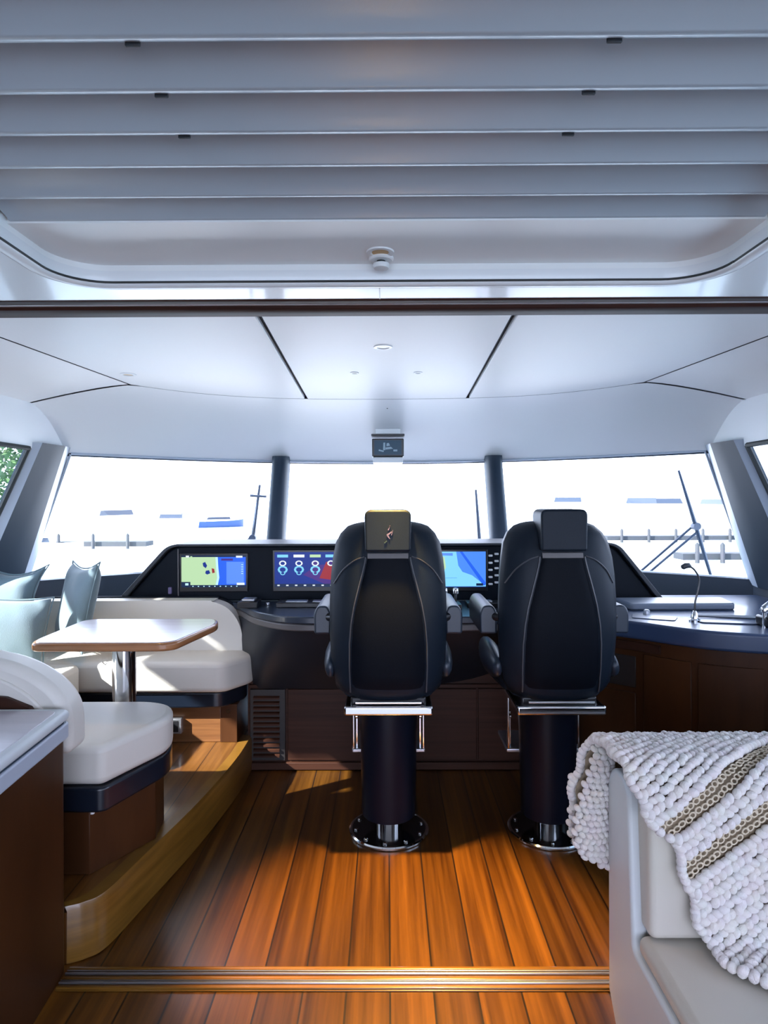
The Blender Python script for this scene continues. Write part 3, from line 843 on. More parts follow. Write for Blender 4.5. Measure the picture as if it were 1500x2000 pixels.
# ------------------------------------------------------------------ starboard counter
cab = empty('side_cabinet', (1.6, 3.3, 0), 0, 'dark walnut cabinet curving along the right side under a navy counter', 'cabinet')
def pobj(par, name, bm, mats, **k):
    bmesh.ops.translate(bm, verts=bm.verts, vec=-par.location); return obj(name, bm, mats, par, **k)
ed = [(.95, 3.34), (1.04, 3.235), (1.20, 3.10), (1.34, 2.955), (1.46, 2.865), (1.62, 2.80), (1.80, 2.77), (2.29, 2.75)]
edc = [(p.x, p.y) for p in spline([(a, b_, 0) for a, b_ in ed], 5)]
cf = [(a + .03, b_ + .055) for a, b_ in edc]
bm = B(); prism(bm, cf + [(2.29, 3.9), (1.16, 3.9), (.98, 3.52)], .0, .805); pobj(cab, 'carcass', bm, 'walnutv', ang=30)
def along(poly, px):    # point on the polyline seen in direction px/1240
    pass
def strip(poly, i0, i1, off, z0, z1, nm, mat, th=.012):
    pts = [V((a, b_, 0)) for a, b_ in poly]; seg = pts[i0:i1 + 1]
    bm = B(); rows = []
    for k, p in enumerate(seg):
        a = pts[max(i0 + k - 1, 0)]; c = pts[min(i0 + k + 1, len(pts) - 1)]; tg = (c - a).normalized(); nr = V((tg.y, -tg.x, 0)) 
        if nr.y > 0: nr = -nr
        q = p + nr * off; q2 = p + nr * (off - th)
        rows.append([V((q.x, q.y, z0)), V((q.x, q.y, z1)), V((q2.x, q2.y, z1)), V((q2.x, q2.y, z0))])
    vs = grid(bm, rows, close=True); bm.faces.new(vs[0][::-1]); bm.faces.new(vs[-1])
    return pobj(cab, nm, bm, mat, bevel=.002, seg=1)
strip(cf, 2, 13, .012, .745, .790, 'cover_rail', 'walnut')
strip(cf, 11, 17, .010, .10, .735, 'door', 'walnutv'); strip(cf, 18, 26, .010, .10, .735, 'door', 'walnutv'); strip(cf, 27, 34, .010, .10, .735, 'door', 'walnutv')
strip(cf, 2, 10, .010, .10, .535, 'door', 'walnutv')
strip(cf, 4, 10, .004, .56, .715, 'niche', 'vent', .02)
strip(cf, 1, 34, .012, .02, .085, 'kick_board', 'walnut')
ctp = empty('countertop', (1.6, 3.3, .81), 0, 'glossy navy curved countertop on the side cabinet right of the chairs', 'countertop')
bm = B(); prism(bm, edc + [(2.29, 3.95), (1.60, 3.95), (1.30, 3.72), (1.12, 3.55)], .812, .9); pobj(ctp, 'slab', bm, 'counter', bevel=.014, seg=4, ang=30)
bm = B(); prism(bm, rpoly([(1.30, 3.40), (1.86, 3.40), (1.90, 3.62), (1.28, 3.62)], .03), .9, .937); pobj(ctp, 'raised_tray', bm, 'tray', bevel=.01)
bm = B(); prism(bm, rpoly([(1.50, 3.05), (1.86, 2.98), (1.88, 3.12), (1.53, 3.16)], .02), .9, .906); pobj(ctp, 'inset_panel', bm, 'counter', bevel=.002)
bm = B(); prism(bm, rpoly([(1.22, 3.18), (1.40, 3.10), (1.46, 3.20), (1.26, 3.28)], .02), .9, .904); pobj(ctp, 'inset_panel', bm, 'counter', bevel=.002)
bm = B(); tube(bm, [(1.54, 3.19, .912), (1.89, 3.10, .912)], .009, 8); pobj(ctp, 'rail', bm, 'alu')
bm = B(); lathe(bm, [(.016, 0), (.016, .02), (.010, .026), (.001, .026)], 16, 1.335, 3.28, .9); pobj(ctp, 'knob', bm, 'alu')
mic = empty('gooseneck_microphone', (1.495, 3.10, .9), 0, 'thin gooseneck microphone with chrome base standing on the navy counter', 'microphone')
bm = B(); lathe(bm, [(.026, 0), (.026, .008), (.018, .014), (.014, .04), (.008, .05), (.001, .05)], 20); obj('base', bm, 'chrome', mic)
npts = spline([(0, 0, .045), (.004, 0, .10), (.020, 0, .16), (.022, 0, .21), (.0, 0, .25), (-.024, 0, .268)], 6)
bm = B(); tube(bm, npts, .0045, 8); obj('neck', bm, 'black', mic)
bm = B(); tube(bm, [(-.018, 0, .264), (-.028, 0, .271), (-.044, 0, .270), (-.058, 0, .262), (-.062, 0, .258)], .012, 12, rs=[.007, .013, .014, .012, .004]); obj('capsule', bm, 'dashtop', mic)
th = empty('throttle_control', (1.79, 2.97, .9), 0, 'black and chrome throttle control standing on the navy counter at frame edge', 'throttle')
bm = B(); box(bm, -.05, .09, -.05, .05, 0, .05); obj('housing', bm, 'black', th, bevel=.012)
bm = B(); tube(bm, [(-.045, -.02, .0), (-.045, -.02, .075)], .009, 10); lathe(bm, [(.001, -.016), (.016, -.01), (.018, 0), (.014, .012), (.001, .016)], 14, -.045, -.02, .08); obj('lever', bm, 'chrome', th)
bm = B(); tube(bm, [(-.035, 0, .085), (-.01, 0, .105), (.04, 0, .10), (.09, 0, .07)], .014, 10); obj('grip', bm, 'alu', th)

# ------------------------------------------------------------------ dinette
PZ = .19
# aft bench
ab = empty('dinette_bench', (-1.5, 2.45, PZ), 0, 'cream leather bench on the near side of the dinette table', 'bench')
bm = B(); prism(bm, rpoly([(-2.28, 2.21), (-.995, 2.205), (-.855, 2.51), (-.90, 2.66), (-1.0, 2.71), (-2.28, 2.71)], [0, .03, .08, .08, .08, 0]), .502, .645); pobj(ab, 'seat_cushion', bm, 'cream', bevel=.028, seg=5)
bm = B(); prism(bm, rpoly([(-2.28, 2.205), (-.99, 2.20), (-.865, 2.51), (-.90, 2.66), (-2.28, 2.68)], [0, .03, .06, .06, 0]), .412, .500); pobj(ab, 'plinth', bm, 'plinth', bevel=.01)
bm = B(); prism(bm, [(-2.25, 2.215), (-1.045, 2.215), (-.90, 2.45), (-.92, 2.60), (-2.25, 2.62)], PZ, .412); pobj(ab, 'base', bm, 'walnutv', bevel=.003)
bm = B(); out = [(-2.28, .66), (-2.28, .992), (-1.45, .992), (-1.30, .980), (-1.20, .950), (-1.12, .902), (-1.068, .845), (-1.045, .78), (-1.042, .66)]
outs = [(-2.28, .66)] + [(p.x, p.y) for p in spline([(a, b_, 0) for a, b_ in out[1:]], 4)]
prism(bm, outs, 2.075, 2.20, axis='y'); bko = pobj(ab, 'backrest', bm, 'cream', bevel=.03, seg=5)
bm = B(); ins = [(-2.28, .84)] + [(p.x * 1.0 - .05, p.y - .042) for p in spline([(a, b_, 0) for a, b_ in out[1:7]], 4)] + [(-1.13, .80)]
prism(bm, ins, 2.066, 2.09, axis='y'); pobj(ab, 'back_panel', bm, 'cream', bevel=.008)
bm = B(); prism(bm, [(-2.28, .80), (-2.28, .872), (-1.36, .872), (-1.24, .862), (-1.16, .83), (-1.14, .80)], 2.050, 2.068, axis='y'); pobj(ab, 'timber_strip', bm, 'walnut', bevel=.003)
bm = B(); lathe(bm, [(.001, 0), (.008, .0), (.008, -.012), (.001, -.012)], 12, -1.04, 2.225, .412); pobj(ab, 'courtesy_light', bm, 'white')
# forward bench
fb = empty('dinette_bench', (-1.4, 3.5, PZ), 0, 'cream leather bench beyond the table, against the helm console', 'bench')
bm = B(); prism(bm, rpoly([(-1.615, 3.33), (-.860, 3.33), (-.735, 3.52), (-.765, 3.66), (-2.2, 3.66), (-2.2, 3.33)], [.02, .05, .07, .03, 0, 0]), .482, .645); pobj(fb, 'seat_cushion', bm, 'cream', bevel=.028, seg=5)
bm = B(); prism(bm, rpoly([(-2.2, 3.36), (-.885, 3.36), (-.785, 3.52), (-.80, 3.66), (-2.2, 3.66)], [0, .05, .05, 0, 0]), .395, .480); pobj(fb, 'plinth', bm, 'plinth', bevel=.01)
bm = B(); box(bm, -2.2, -.905, 3.43, 3.66, PZ, .395); pobj(fb, 'base', bm, 'locker', bevel=.003)
bm = B(); box(bm, -.905, -.815, 3.425, 3.70, PZ, .395); pobj(fb, 'side_panel', bm, 'walnutv', bevel=.003)
bm = B(); box(bm, -1.19, -1.11, 3.40, 3.435, .245, .325, 0); box(bm, -1.18, -1.125, 3.397, 3.402, .255, .315, 1); pobj(fb, 'socket', bm, ['alu', 'black'], bevel=.003)
bm = B(); lathe(bm, [(.001, -.004), (.010, -.004), (.010, .004), (.001, .006)], 12, -.862, 3.42, .36, axis='y'); pobj(fb, 'latch', bm, 'chrome')
bm = B(); out = [(-2.2, .66), (-2.2, .928), (-1.10, .928), (-1.0, .922), (-.92, .892), (-.865, .835), (-.832, .76), (-.822, .66)]
outs = [(-2.2, .60)] + [(p.x, p.y) for p in spline([(a, b_, 0) for a, b_ in out[1:]], 4)] + [(-.822, .60)]
prism(bm, outs, 3.60, 3.72, axis='y'); pobj(fb, 'backrest', bm, 'cream', bevel=.03, seg=5)
bm = B(); tube(bm, [(a + .004 if i > 8 else a, 3.712, b_) for i, (a, b_) in enumerate(outs)], .010, 8); pobj(fb, 'piping', bm, 'dash')
# port side bench
pb = empty('dinette_bench', (-1.95, 3.0, PZ), 0, 'cream leather bench along the left side wall, between other two benches', 'bench')
bm = B(); prism(bm, rpoly([(-2.25, 2.72), (-1.62, 2.72), (-1.60, 3.29), (-1.64, 3.325), (-2.25, 3.325)], [0, .07, .04, .02, 0]), .482, .645); pobj(pb, 'seat_cushion', bm, 'cream', bevel=.028, seg=5)
bm = B(); box(bm, -2.25, -1.63, 2.72, 3.345, .395, .480); pobj(pb, 'plinth', bm, 'plinth', bevel=.01)
bm = B(); box(bm, -2.25, -1.68, 2.72, 3.40, PZ, .395); pobj(pb, 'base', bm, 'walnut', bevel=.003)
bm = B(); box(bm, -2.28, -2.17, 2.73, 3.58, .60, .925); pobj(pb, 'backrest', bm, 'cream', bevel=.03, seg=5)

# table
tb = empty('dinette_table', (-1.15, 2.82, PZ), 0, 'polished wooden dinette table with clipped corners on chrome pole', 'table')
tp = rpoly([(-1.455, 2.60), (-1.43, 2.535), (-.90, 2.535), (-.855, 2.565), (-.785, 2.94), (-.82, 3.06), (-1.42, 3.06), (-1.46, 3.02)], [.03, .03, .05, .05, .05, .05, .03, .03])
bm = B(); prism(bm, tp, .892, .926); pobj(tb, 'edge_band', bm, 'tableedge', bevel=.010, seg=4)
tq = []
cx_, cy_ = -1.13, 2.80
tq = [(cx_ + (x - cx_) * .965, cy_ + (y - cy_) * .955) for x, y in tp]
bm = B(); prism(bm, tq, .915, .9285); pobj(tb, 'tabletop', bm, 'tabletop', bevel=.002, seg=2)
bm = B(); lathe(bm, [(.050, 0), (.050, .70)], 32, -1.165, 2.80, PZ + .005); pobj(tb, 'pole', bm, 'chrome', ang=30)
bm = B(); lathe(bm, [(.001, 0), (.11, 0), (.11, .008), (.06, .02), (.055, .03), (.001, .03)], 32, -1.165, 2.80, PZ); pobj(tb, 'base_flange', bm, 'chrome', ang=30)
bm = B(); box(bm, -1.30, -1.03, 2.66, 2.94, .880, .895); pobj(tb, 'mount_plate', bm, 'black', bevel=.004)

# pillows
def pillow(loc, rot, sz, label, pinch=.06):
    n = 18; bm = B(); fr, bk = [], []
    for i in range(n + 1):
        a, b_ = [], []
        for j in range(n + 1):
            u = -1 + 2 * i / n; v = -1 + 2 * j / n
            x = u * sz / 2 * (1 - pinch * (1 - v * v) ) ; z = v * sz / 2 * (1 - pinch * (1 - u * u))
            h = .105 * ((1 - u ** 4) * (1 - v ** 4)) ** .55 * (1 - .12 * (u * u + v * v))
            wr = .012 * math.sin(7 * u + 4 * v) * (abs(u) * abs(v)) + .004 * math.sin(11 * v - 3 * u + 1)* (abs(u * v))
            a.append(V((x, h * .62 + wr, z))); b_.append(V((x, -h * .62 + wr, z)))
        fr.append(a); bk.append(b_)
    grid(bm, fr); grid(bm, bk); bmesh.ops.remove_doubles(bm, verts=bm.verts, dist=.0008)
    o = obj('throw_pillow', bm, 'pillow', loc=loc, rot=rot, ang=180, sub=1)
    tag(o, label, 'pillow')
    bm = B(); lp = []
    for s_ in range(4):
        for k in range(10):
            w = -1 + 2 * k / 10; u, v = ((w, -1), (1, w), (-w, 1), (-1, -w))[s_]
            lp.append(V((u * sz / 2 * (1 - pinch * (1 - v * v)), 0, v * sz / 2 * (1 - pinch * (1 - u * u)))))
    lp.append(lp[0].copy()); tube(bm, lp, .0045, 6, cap=False); obj('piping', bm, 'pillow', o)
    return o
pillow((-1.93, 3.20, .815), (math.radians(-16), math.radians(3), math.radians(12)), .40, 'pale aqua throw pillow, biggest and nearest, on left side bench', .09)
pillow((-2.06, 3.46, .965), (math.radians(-10), math.radians(2), math.radians(-4)), .39, 'pale aqua throw pillow with two pointed corners showing behind the nearest pillow', .34)
pillow((-1.715, 3.50, .925), (math.radians(-12), math.radians(-3), math.radians(-48)), .48, 'pale aqua throw pillow turned sideways, right of the other two', .17)

# ------------------------------------------------------------------ foreground cabinet on the left
lc = empty('low_cabinet', (-1.4, 1.4, 0), 0, 'low walnut cabinet in the near left corner with pale rounded trim', 'cabinet')
lo_ = rpoly([(-2.28, .55), (-.93, .55), (-1.022, 2.040), (-2.28, 2.040)], [0, .02, .025, 0])
def inset(d): return rpoly([(-2.28, .55 + d), (-.93 - d, .55 + d), (-1.022 - d, 2.040 - d), (-2.28, 2.040 - d)], [0, .02, .03, 0])
bm = B(); prism(bm, inset(.010), 0, .742); pobj(lc, 'carcass', bm, 'walnutv', bevel=.003)
bm = B(); prism(bm, lo_, .742, .792); pobj(lc, 'lower_trim', bm, 'reveal', bevel=.006)
bm = B(); prism(bm, inset(.008), .790, .800); pobj(lc, 'trim_groove', bm, 'postface')
bm = B(); prism(bm, inset(-.002), .799, .830); pobj(lc, 'upper_trim', bm, 'sofaside', bevel=.013, seg=5)
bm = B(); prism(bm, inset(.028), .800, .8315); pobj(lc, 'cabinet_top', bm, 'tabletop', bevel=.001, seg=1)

# ------------------------------------------------------------------ foreground sofa
sf = empty('sofa', (1.2, 1.2, 0), 0, 'cream leather sofa with low back in the near right corner', 'sofa')
bm = B(); prism(bm, rpoly([(.55, .0), (.55, .392), (1.56, .392), (1.59, .765), (1.62, .790), (1.70, .785), (1.735, .74), (1.735, 0)], [0, .02, .02, .02, .02, .03, .05, 0]), .598, .636, axis='x')
bmesh.ops.bisect_plane(bm, geom=bm.verts[:] + bm.edges[:] + bm.faces[:], plane_co=(0, 0, .17), plane_no=(0, 0, 1))
for v in bm.verts:
    if v.co.z < .01: v.co.x += .03
pobj(sf, 'side_panel', bm, 'sofaside', bevel=.010, seg=4)
bm = B(); prism(bm, rpoly([(.640, .0), (.630, .12), (.620, .30), (.620, .388), (1.95, .388), (1.95, 0)], [0, .03, .03, 0, 0, 0]), .55, 1.735, axis='y'); pobj(sf, 'base', bm, 'sofaside', bevel=.015, seg=4)
bm = B(); prism(bm, rpoly([(1.735, .30), (1.735, .74), (1.70, .785), (1.60, .790), (1.585, .76), (1.565, .30)], [0, .05, .03, .02, .02, 0]), .630, 1.95, axis='x'); pobj(sf, 'back', bm, 'sofaside', bevel=.012, seg=4)
bm = B(); prism(bm, rpoly([(.622, .445), (1.95, .445), (1.95, .797), (.622, .797)], .02), 1.515, 1.60, axis='y'); pobj(sf, 'back_cushion', bm, 'sofa', bevel=.016, seg=4)
bm = B(); box(bm, .606, 1.95, .56, 1.555, .390, .440); o = pobj(sf, 'seat_cushion', bm, 'sofa', bevel=.022, seg=5)
for v in o.data.vertices: pass
# knitted blanket
prof = spline([(0, 1.815, .50), (0, 1.800, .66), (0, 1.785, .79), (0, 1.745, .845), (0, 1.66, .855), (0, 1.56, .850), (0, 1.500, .805), (0, 1.487, .70), (0, 1.482, .55), (0, 1.470, .478), (0, 1.42, .462), (0, 1.20, .458), (0, .95, .457)], 14)
ln = [0]
for a, b_ in zip(prof, prof[1:]): ln.append(ln[-1] + (b_ - a).length)
LT = ln[-1]
def pos(s):
    s = max(0, min(LT, s)); lo, hi = 0, len(ln) - 1
    while hi - lo > 1:
        m_ = (lo + hi) // 2
        if ln[m_] <= s: lo = m_
        else: hi = m_
    t = (s - ln[lo]) / max(1e-9, ln[hi] - ln[lo]); p = prof[lo].lerp(prof[hi], t); d = (prof[hi] - prof[lo]).normalized()
    return p, V((0, d.z, -d.y)) if False else V((0, -d.z, d.y)) * -1
def frame(s, x):
    p, n = pos(s)
    # outward normal
    n = V((0, n.y, n.z))
    p = V((x, p.y, p.z)); 
    return p, n
# find where along the profile the front face reaches given heights
s_top = ln[14 * 5]           # start of front roll
def z_to_s(z):
    for i in range(14 * 5, 14 * 9):
        if prof[i].z <= z: return ln[i]
    return ln[14 * 9]
XL = [(0, .590), (ln[4], .555), (ln[10], .515), (ln[18], .520), (ln[28], .548), (ln[42], .562), (ln[52], .568), (ln[64], .572), (z_to_s(.835), .578), (z_to_s(.80), .590), (z_to_s(.76), .598), (z_to_s(.722), .640), (z_to_s(.70), .665), (z_to_s(.63), .690), (z_to_s(.54), .715), (z_to_s(.49), .728), (ln[14 * 10], .755), (ln[14 * 10 + 4], .80), (ln[14 * 11], .95), (LT, 1.15)]
XR = 1.22
def xl(s): return interp(XL, s) + .006 * math.sin(s * 60)
bl_o = empty('knitted_blanket', (.9, 1.5, .5), 0, 'chunky white knitted blanket draped over the sofa back', 'blanket')
bm = B(); rows = []
for i in range(101):
    s = LT * i / 100; r = []
    for k in range(25):
        x = xl(s) + .012 + (XR - xl(s) - .012) * k / 24; p, n = frame(s, x); r.append(p - n * .012)
    rows.append(r)
grid(bm, rows); pobj(bl_o, 'backing', bm, 'knitback', ang=180)
# stitches: braided rows running diagonally with lace rows between
th_ = math.radians(36); ca, sa = math.cos(th_), math.sin(th_)
ico = bmesh.new(); bmesh.ops.create_icosphere(ico, subdivisions=2, radius=1); ico.verts.ensure_lookup_table()
IV = [v.co.copy() for v in ico.verts]; IF = [[v.index for v in f.verts] for f in ico.faces]; ico.free()
pv, pf, lv, lf = [], [], [], []
def put(vl, fl, p, ex, ey, ez):
    b0 = len(vl)
    for v in IV: vl.append(p + ex * v.x + ey * v.y + ez * v.z)
    for f in IF: fl.append([b0 + q for q in f])
def ring(p, ex, ey, ez, R_, r_):
    b0 = len(lv); n1, n2 = 9, 5
    for a in range(n1):
        A = 2 * PI * a / n1
        for b_ in range(n2):
            Bb = 2 * PI * b_ / n2; rad = R_ + r_ * math.cos(Bb)
            lv.append(p + ex * rad * math.cos(A) + ey * rad * math.sin(A) * .75 + ez * r_ * math.sin(Bb))
    for a in range(n1):
        for b_ in range(n2):
            lf.append([b0 + a * n2 + b_, b0 + ((a + 1) % n1) * n2 + b_, b0 + ((a + 1) % n1) * n2 + (b_ + 1) % n2, b0 + a * n2 + (b_ + 1) % n2])
s0 = ln[14 * 6]
rh = .0205
for ri in range(-70, 90):
    kind = ri % 9
    lace = ri in (0, 1, 5, 6)
    step = .0175 if not lace else .0165
    for ki in range(-90, 110):
        a = ki * step + (step * .5 if ri % 2 else 0) ; b_ = ri * rh
        X = .75 + a * ca + b_ * sa; Sx = s0 + (-a * sa + b_ * ca)
        if Sx < 0 or Sx > LT: continue
        if X < xl(Sx) or X > XR: continue
        p, n = frame(Sx, X)
        ex3 = V((1, 0, 0)); d2, _ = pos(Sx + .004); d1, _ = pos(Sx - .004); td = (d2 - d1); td.x = 0
        if td.length < 1e-6: continue
        td.normalize()
        jit = (random.random() - .5)
        ang_ = (.55 if (ri % 2) else -.55) + jit * .3
        dr = ex3 * ca - td * sa; dp = ex3 * sa + td * ca
        e1_ = dr * math.cos(ang_) + dp * math.sin(ang_); e2_ = -dr * math.sin(ang_) + dp * math.cos(ang_)
        q = p + dr * (random.random() - .5) * .005 + dp * (random.random() - .5) * .005
        if lace:
            ring(q - n * .003, dr, dp, n, .0082, .0026)
        else:
            sc_ = .95 + .25 * random.random()
            put(pv, pf, q + n * (.004 * random.random()), e1_ * .0130 * sc_, e2_ * .0098 * sc_, n * .0112 * sc_)
# edge roll stitches
for i in range(int(LT / .014)):
    s = i * .014; x = xl(s); p, n = frame(s, x)
    put(pv, pf, p - n * .002 + V((.002, 0, 0)), V((.012, 0, 0)), n.cross(V((1, 0, 0))) * .011, n * .013)
# loose overhang at the left rear corner
XO = [(.480, .606), (.494, .575), (.515, .530), (.536, .510), (.579, .504), (.636, .510), (.722, .535), (.779, .552), (.84, .562)]
for layer in range(2):
    z = .482; ri = 0
    while z < (.835 if layer == 0 else .79):
        xo_ = interp(XO, z); x = xo_ + .009 + (.007 if ri % 2 else 0)
        while x < .625:
            u = (x - xo_) / (.625 - xo_ + .001)
            y = (1.755 - .022 * math.sin(PI * min(1, u * 1.1))) if layer == 0 else 1.80 + .012 * math.sin(PI * u)
            t_a = .6 if ri % 2 else -.6
            put(pv, pf, V((x, y + (random.random() - .5) * .006, z)), V((.0120 * math.cos(t_a), 0, .012 * math.sin(t_a))), V((0, .013, 0)), V((-.0092 * math.sin(t_a), 0, .0092 * math.cos(t_a))))
            x += .0165
        z += .0165; ri += 1
def raw(name, vl, fl, mat, par):
    me = bpy.data.meshes.new(name); me.from_pydata([tuple(v - par.location) for v in vl], [], fl); me.materials.append(M[mat])
    me.polygons.foreach_set('use_smooth', [True] * len(me.polygons)); me.update()
    o = bpy.data.objects.new(name, me); C.objects.link(o); o.parent = par; return o
for o in (raw('puff_stitches', pv, pf, 'knit', bl_o), raw('lace_stitches', lv, lf, 'lace', bl_o)): o['kind'] = 'stuff'

# ------------------------------------------------------------------ outside
def wiper(name, hub, tip, foot, arms, label):
    t = empty(name, (0, 0, 0), 0, label, 'wiper')
    bm = B(); tube(bm, [tip, hub, foot], .010, 8, rs=[.009, .017, .011]); obj('blade', bm, 'wiper', t)
    bm = B(); h = V(hub); lathe(bm, [(.001, -.03), (.028, -.03), (.032, 0), (.028, .03), (.001, .035)], 14, h.x, h.y, h.z, axis='y'); obj('hub', bm, 'wiper', t)
    for a, b_ in arms:
        bm = B(); tube(bm, [a, b_], .010, 8); obj('arm', bm, 'wiper', t)
def pt(px, py, d): return ((px - 757) / 1240 * d, d, 1.5 - (py - 975) / 1240 * d)
wiper('windscreen_wiper', pt(1358, 1030, 4.75), pt(1325, 921, 4.62), pt(1391, 1140, 4.9), [(pt(1352, 1030, 4.78), pt(1238, 1128, 5.0)), (pt(1362, 1040, 4.76), pt(1262, 1124, 4.9))], 'windscreen wiper with two struts outside the right window pane')
wiper('windscreen_wiper', pt(494, 1050, 5.0), pt(508, 946, 4.9), pt(492, 1100, 5.05), [(pt(490, 1048, 5.0), pt(455, 1085, 5.05)), (pt(489, 967, 4.9), pt(521, 969, 4.9))], 'windscreen wiper outside the left window pane')
wiper('windscreen_wiper', pt(937, 1060, 5.2), pt(930, 957, 5.1), pt(938, 1095, 5.25), [(pt(925, 1072, 5.2), pt(950, 1072, 5.2))], 'short upright windscreen wiper outside the middle window pane')

WZ = -1.5
bm = B()  # foredeck added and sloped to throw light onto the front ceiling
rows = []
for y, hw, z in ((5.22, 2.45, .93), (6.2, 2.45, .84), (7.6, 2.3, .68), (9.0, 1.8, .50), (10.4, .9, .36), (11.2, .1, .30)):
    rows.append([(-hw - .25, y, -1.6), (-hw - .1, y, z - .25), (-hw, y, z - .06), (-hw * .5, y, z), (0, y, z + .01), (hw * .5, y, z), (hw, y, z - .06), (hw + .1, y, z - .25), (hw + .25, y, -1.6)])
grid(bm, rows)
o = obj('foredeck', bm, 'hull', ang=40); tag(o, 'white yacht foredeck added below the windscreen sill to bounce light up', 'deck')
bm = B(); grid(bm, [[(-500, -60, WZ), (500, -60, WZ)], [(-500, 1200, WZ), (500, 1200, WZ)]])
o = obj('water', bm, 'water', smooth=False); o['kind'] = 'stuff'; tag(o, 'pale bright harbour water outside the windscreen', 'water')
def boat(x, y, L_, rz, hull, label, grp='moored boats'):
    t = empty('motor_boat', (x, y, WZ), rz, label, 'boat', grp)
    w = L_ * .16; h = L_ * .12
    st = [(-.5, .85, 0), (-.2, 1, 0), (.15, .95, .1), (.35, .7, .3), (.47, .3, .5), (.5, .03, .6)]
    bm = B(); rows = []
    for u, ww, r in st:
        X = u * L_
        rows.append([(X, -w * ww, h * (1 + r * .5)), (X, -w * ww * .8, 0), (X * .98, 0, -.2), (X, w * ww * .8, 0), (X, w * ww, h * (1 + r * .5))])
    vs = grid(bm, rows, close=True); bm.faces.new(vs[0][::-1]); bm.faces.new(vs[-1]); obj('hull', bm, hull, t, ang=30)
    bm = B(); vs = box(bm, -.32 * L_, .20 * L_, -w * .7, w * .7, h * 1.0, h * 1.9)
    for v in vs:
        if v.co.z > h * 1.5: v.co.x *= .8; v.co.y *= .85
    obj('cabin', bm, 'hull', t, smooth=False)
    bm = B(); vs = box(bm, -.30 * L_, .19 * L_, -w * .69, w * .69, h * 1.3, h * 1.7)
    for v in vs:
        v.co.y *= 1.01 if v.co.z < h * 1.5 else .94; v.co.x *= 1.0 if v.co.z < h * 1.5 else .90
    obj('window', bm, 'boatglass', t, smooth=False)
    bm = B(); tube(bm, [(-.1 * L_, 0, h * 1.9), (-.12 * L_, 0, h * 3.0)], .05, 6); obj('mast', bm, 'hull', t)
for a in [(-27, 62, 10, 1.3, 'hull', 'white motor boat moored ahead, seen at left edge of left window'),
          (-19, 58, 9, 1.6, 'hull', 'white motor boat moored ahead, middle of the left window'),
          (-18.5, 70, 5.5, .6, 'bluehull', 'blue hulled motor boat ahead, beside the left wiper'),
          (-19, 34, 5, .2, 'hull', 'small white boat low in left window above the pillows'),
          (26, 90, 16, 1.2, 'hull', 'distant white motor boat high in the right window'),
          (33, 80, 15, 1.7, 'hull', 'distant white motor boat beside the right wiper'),
          (44, 84, 14, 1.5, 'hull', 'distant white motor boat near the right window post')]:
    boat(*a)
def dock(x0, x1, y, w, label, piles):
    t = empty('dock', ((x0 + x1) / 2, y, WZ), 0, label, 'dock')
    cx = (x0 + x1) / 2
    bm = B(); box(bm, x0 - cx, x1 - cx, -w / 2, w / 2, .12, .42); obj('walkway', bm, 'dock', t, smooth=False)
    for k in range(piles):
        bm = B(); X = x0 + (x1 - x0) * (k + .5) / piles - cx; lathe(bm, [(.10, -1), (.10, .85), (.02, .95)], 10, X, -w / 2 - .16, 0); obj('pile', bm, 'dock', t)
dock(15, 26, 44, 1.3, 'floating dock across the right window, the farther one', 6)
dock(13.7, 17.2, 30, 1.0, 'short floating dock low in the right window, the nearer one', 3)
dock(-30, -15, 40, 1.3, 'floating dock low in the left window', 7)
# tree beyond the left side window
def tree(x, y, z0, R_, label, n=2600):
    t = empty('leafy_tree', (x, y, WZ), 0, label, 'tree')
    bm = B(); tube(bm, [(0, 0, 0), (.1, 0, 2.5), (.0, .1, 5)], .16, 8, rs=[.2, .15, .06]); obj('trunk', bm, 'bark', t)
    vl, fl = [], []
    rnd = random.Random(3)
    for _ in range(n):
        a = rnd.random() * 2 * PI; c = rnd.uniform(-1, 1); r = R_ * rnd.random() ** .4; q = math.sqrt(1 - c * c)
        p = V((r * q * math.cos(a), r * q * math.sin(a), z0 + r * c * 1.25))
        e = V((rnd.gauss(0, 1), rnd.gauss(0, 1), rnd.gauss(0, 1))).normalized(); f = e.orthogonal().normalized(); L2 = rnd.uniform(.08, .16)
        b0 = len(vl); vl += [p - e * L2, p + f * L2 * .45, p + e * L2, p - f * L2 * .45]; fl.append([b0, b0 + 1, b0 + 2, b0 + 3])
    me = bpy.data.meshes.new('foliage'); me.from_pydata([tuple(v) for v in vl], [], fl); me.materials.append(M['leaf']); o = bpy.data.objects.new('foliage', me); C.objects.link(o); o.parent = t
tree(-11.6, 18.2, 4.2, 2.0, 'green leafy tree outside the left side window')

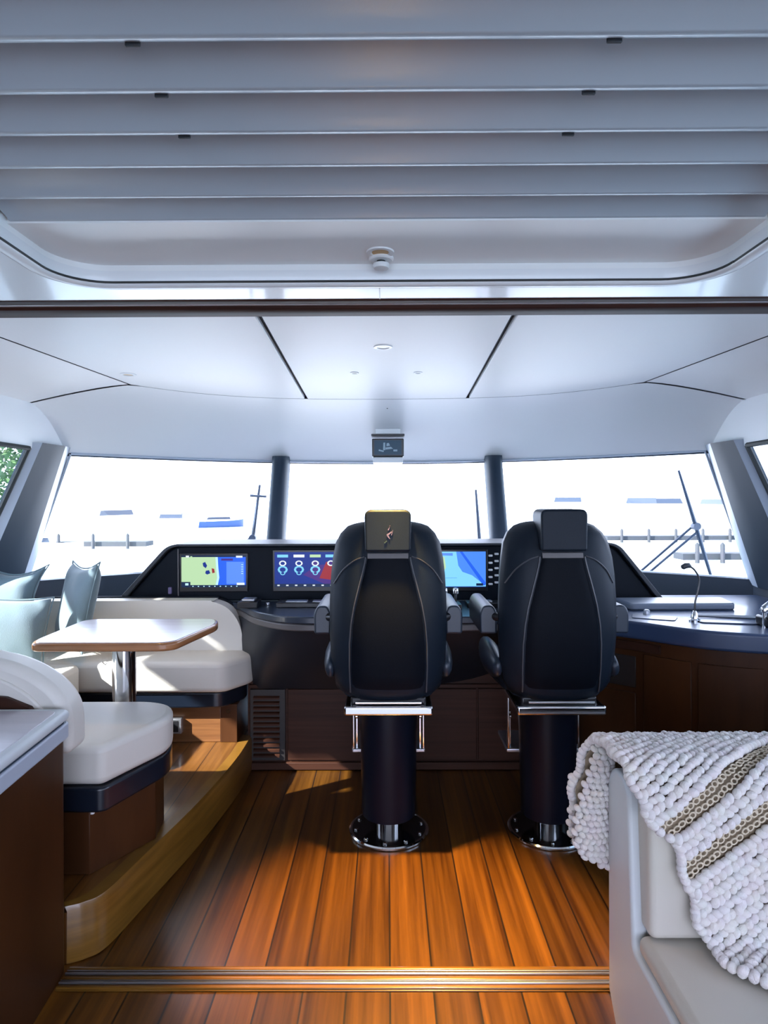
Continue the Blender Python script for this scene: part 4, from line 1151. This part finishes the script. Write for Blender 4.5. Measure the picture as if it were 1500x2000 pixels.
# ------------------------------------------------------------------ light
w = bpy.data.worlds.new('sky'); bpy.context.scene.world = w; w.use_nodes = True
bg = w.node_tree.nodes['Background']; bg.inputs[0].default_value = (.68, .755, 1.0, 1); bg.inputs[1].default_value = 5.0
sun = bpy.data.lights.new('sun', 'SUN'); sun.energy = 24; sun.angle = math.radians(.8); sun.color = (.98, .93, .88)
so = bpy.data.objects.new('sun', sun); C.objects.link(so)
sd = V((.72, .42, -.52)); so.rotation_euler = sd.to_track_quat('-Z', 'Y').to_euler()

def lamp(x, y, z, e, ang, r=.03, aim=(0, 0, -1)):
    l = bpy.data.lights.new('ceiling_spot', 'SPOT'); l.energy = e; l.color = (1, .57, .16); l.spot_size = math.radians(ang); l.spot_blend = .8; l.shadow_soft_size = r
    o = bpy.data.objects.new('ceiling_spot', l); C.objects.link(o); o.location = (x, y, z); o.rotation_euler = V(aim).to_track_quat('-Z', 'Y').to_euler()
lamp(-.016, 1.687, 2.14, 14, 60); lamp(-.014, 2.50, 2.085, 640, 44, aim=(.09, -.30, -2.085)); lamp(-1.232, 3.02, 2.085, 8, 80)

# ------------------------------------------------------------------ camera
cam = bpy.data.cameras.new('camera'); cam.sensor_width = 36; cam.lens = 36 * 1240 / 2000; cam.shift_y = -.0125; cam.clip_start = .05; cam.clip_end = 2000
co = bpy.data.objects.new('camera', cam); C.objects.link(co); co.location = (0, 0, 1.5)
co.rotation_euler = (Matrix.Rotation(math.radians(.29), 4, 'Z') @ Matrix.Rotation(PI / 2, 4, 'X') @ Matrix.Rotation(math.radians(-.22), 4, 'Z')).to_euler()
scn = bpy.context.scene; scn.camera = co
vs_ = scn.view_settings; vs_.view_transform = 'Standard'; vs_.look = 'None'; vs_.gamma = 1; vs_.use_curve_mapping = False; vs_.exposure = 0.7
scn.cycles.use_denoising = True
scn.cycles.max_bounces = 8; scn.cycles.diffuse_bounces = 5; scn.cycles.glossy_bounces = 4; scn.cycles.transparent_max_bounces = 12
scn.cycles.sample_clamp_indirect = 8
scn.cycles.caustics_reflective = False; scn.cycles.caustics_refractive = False
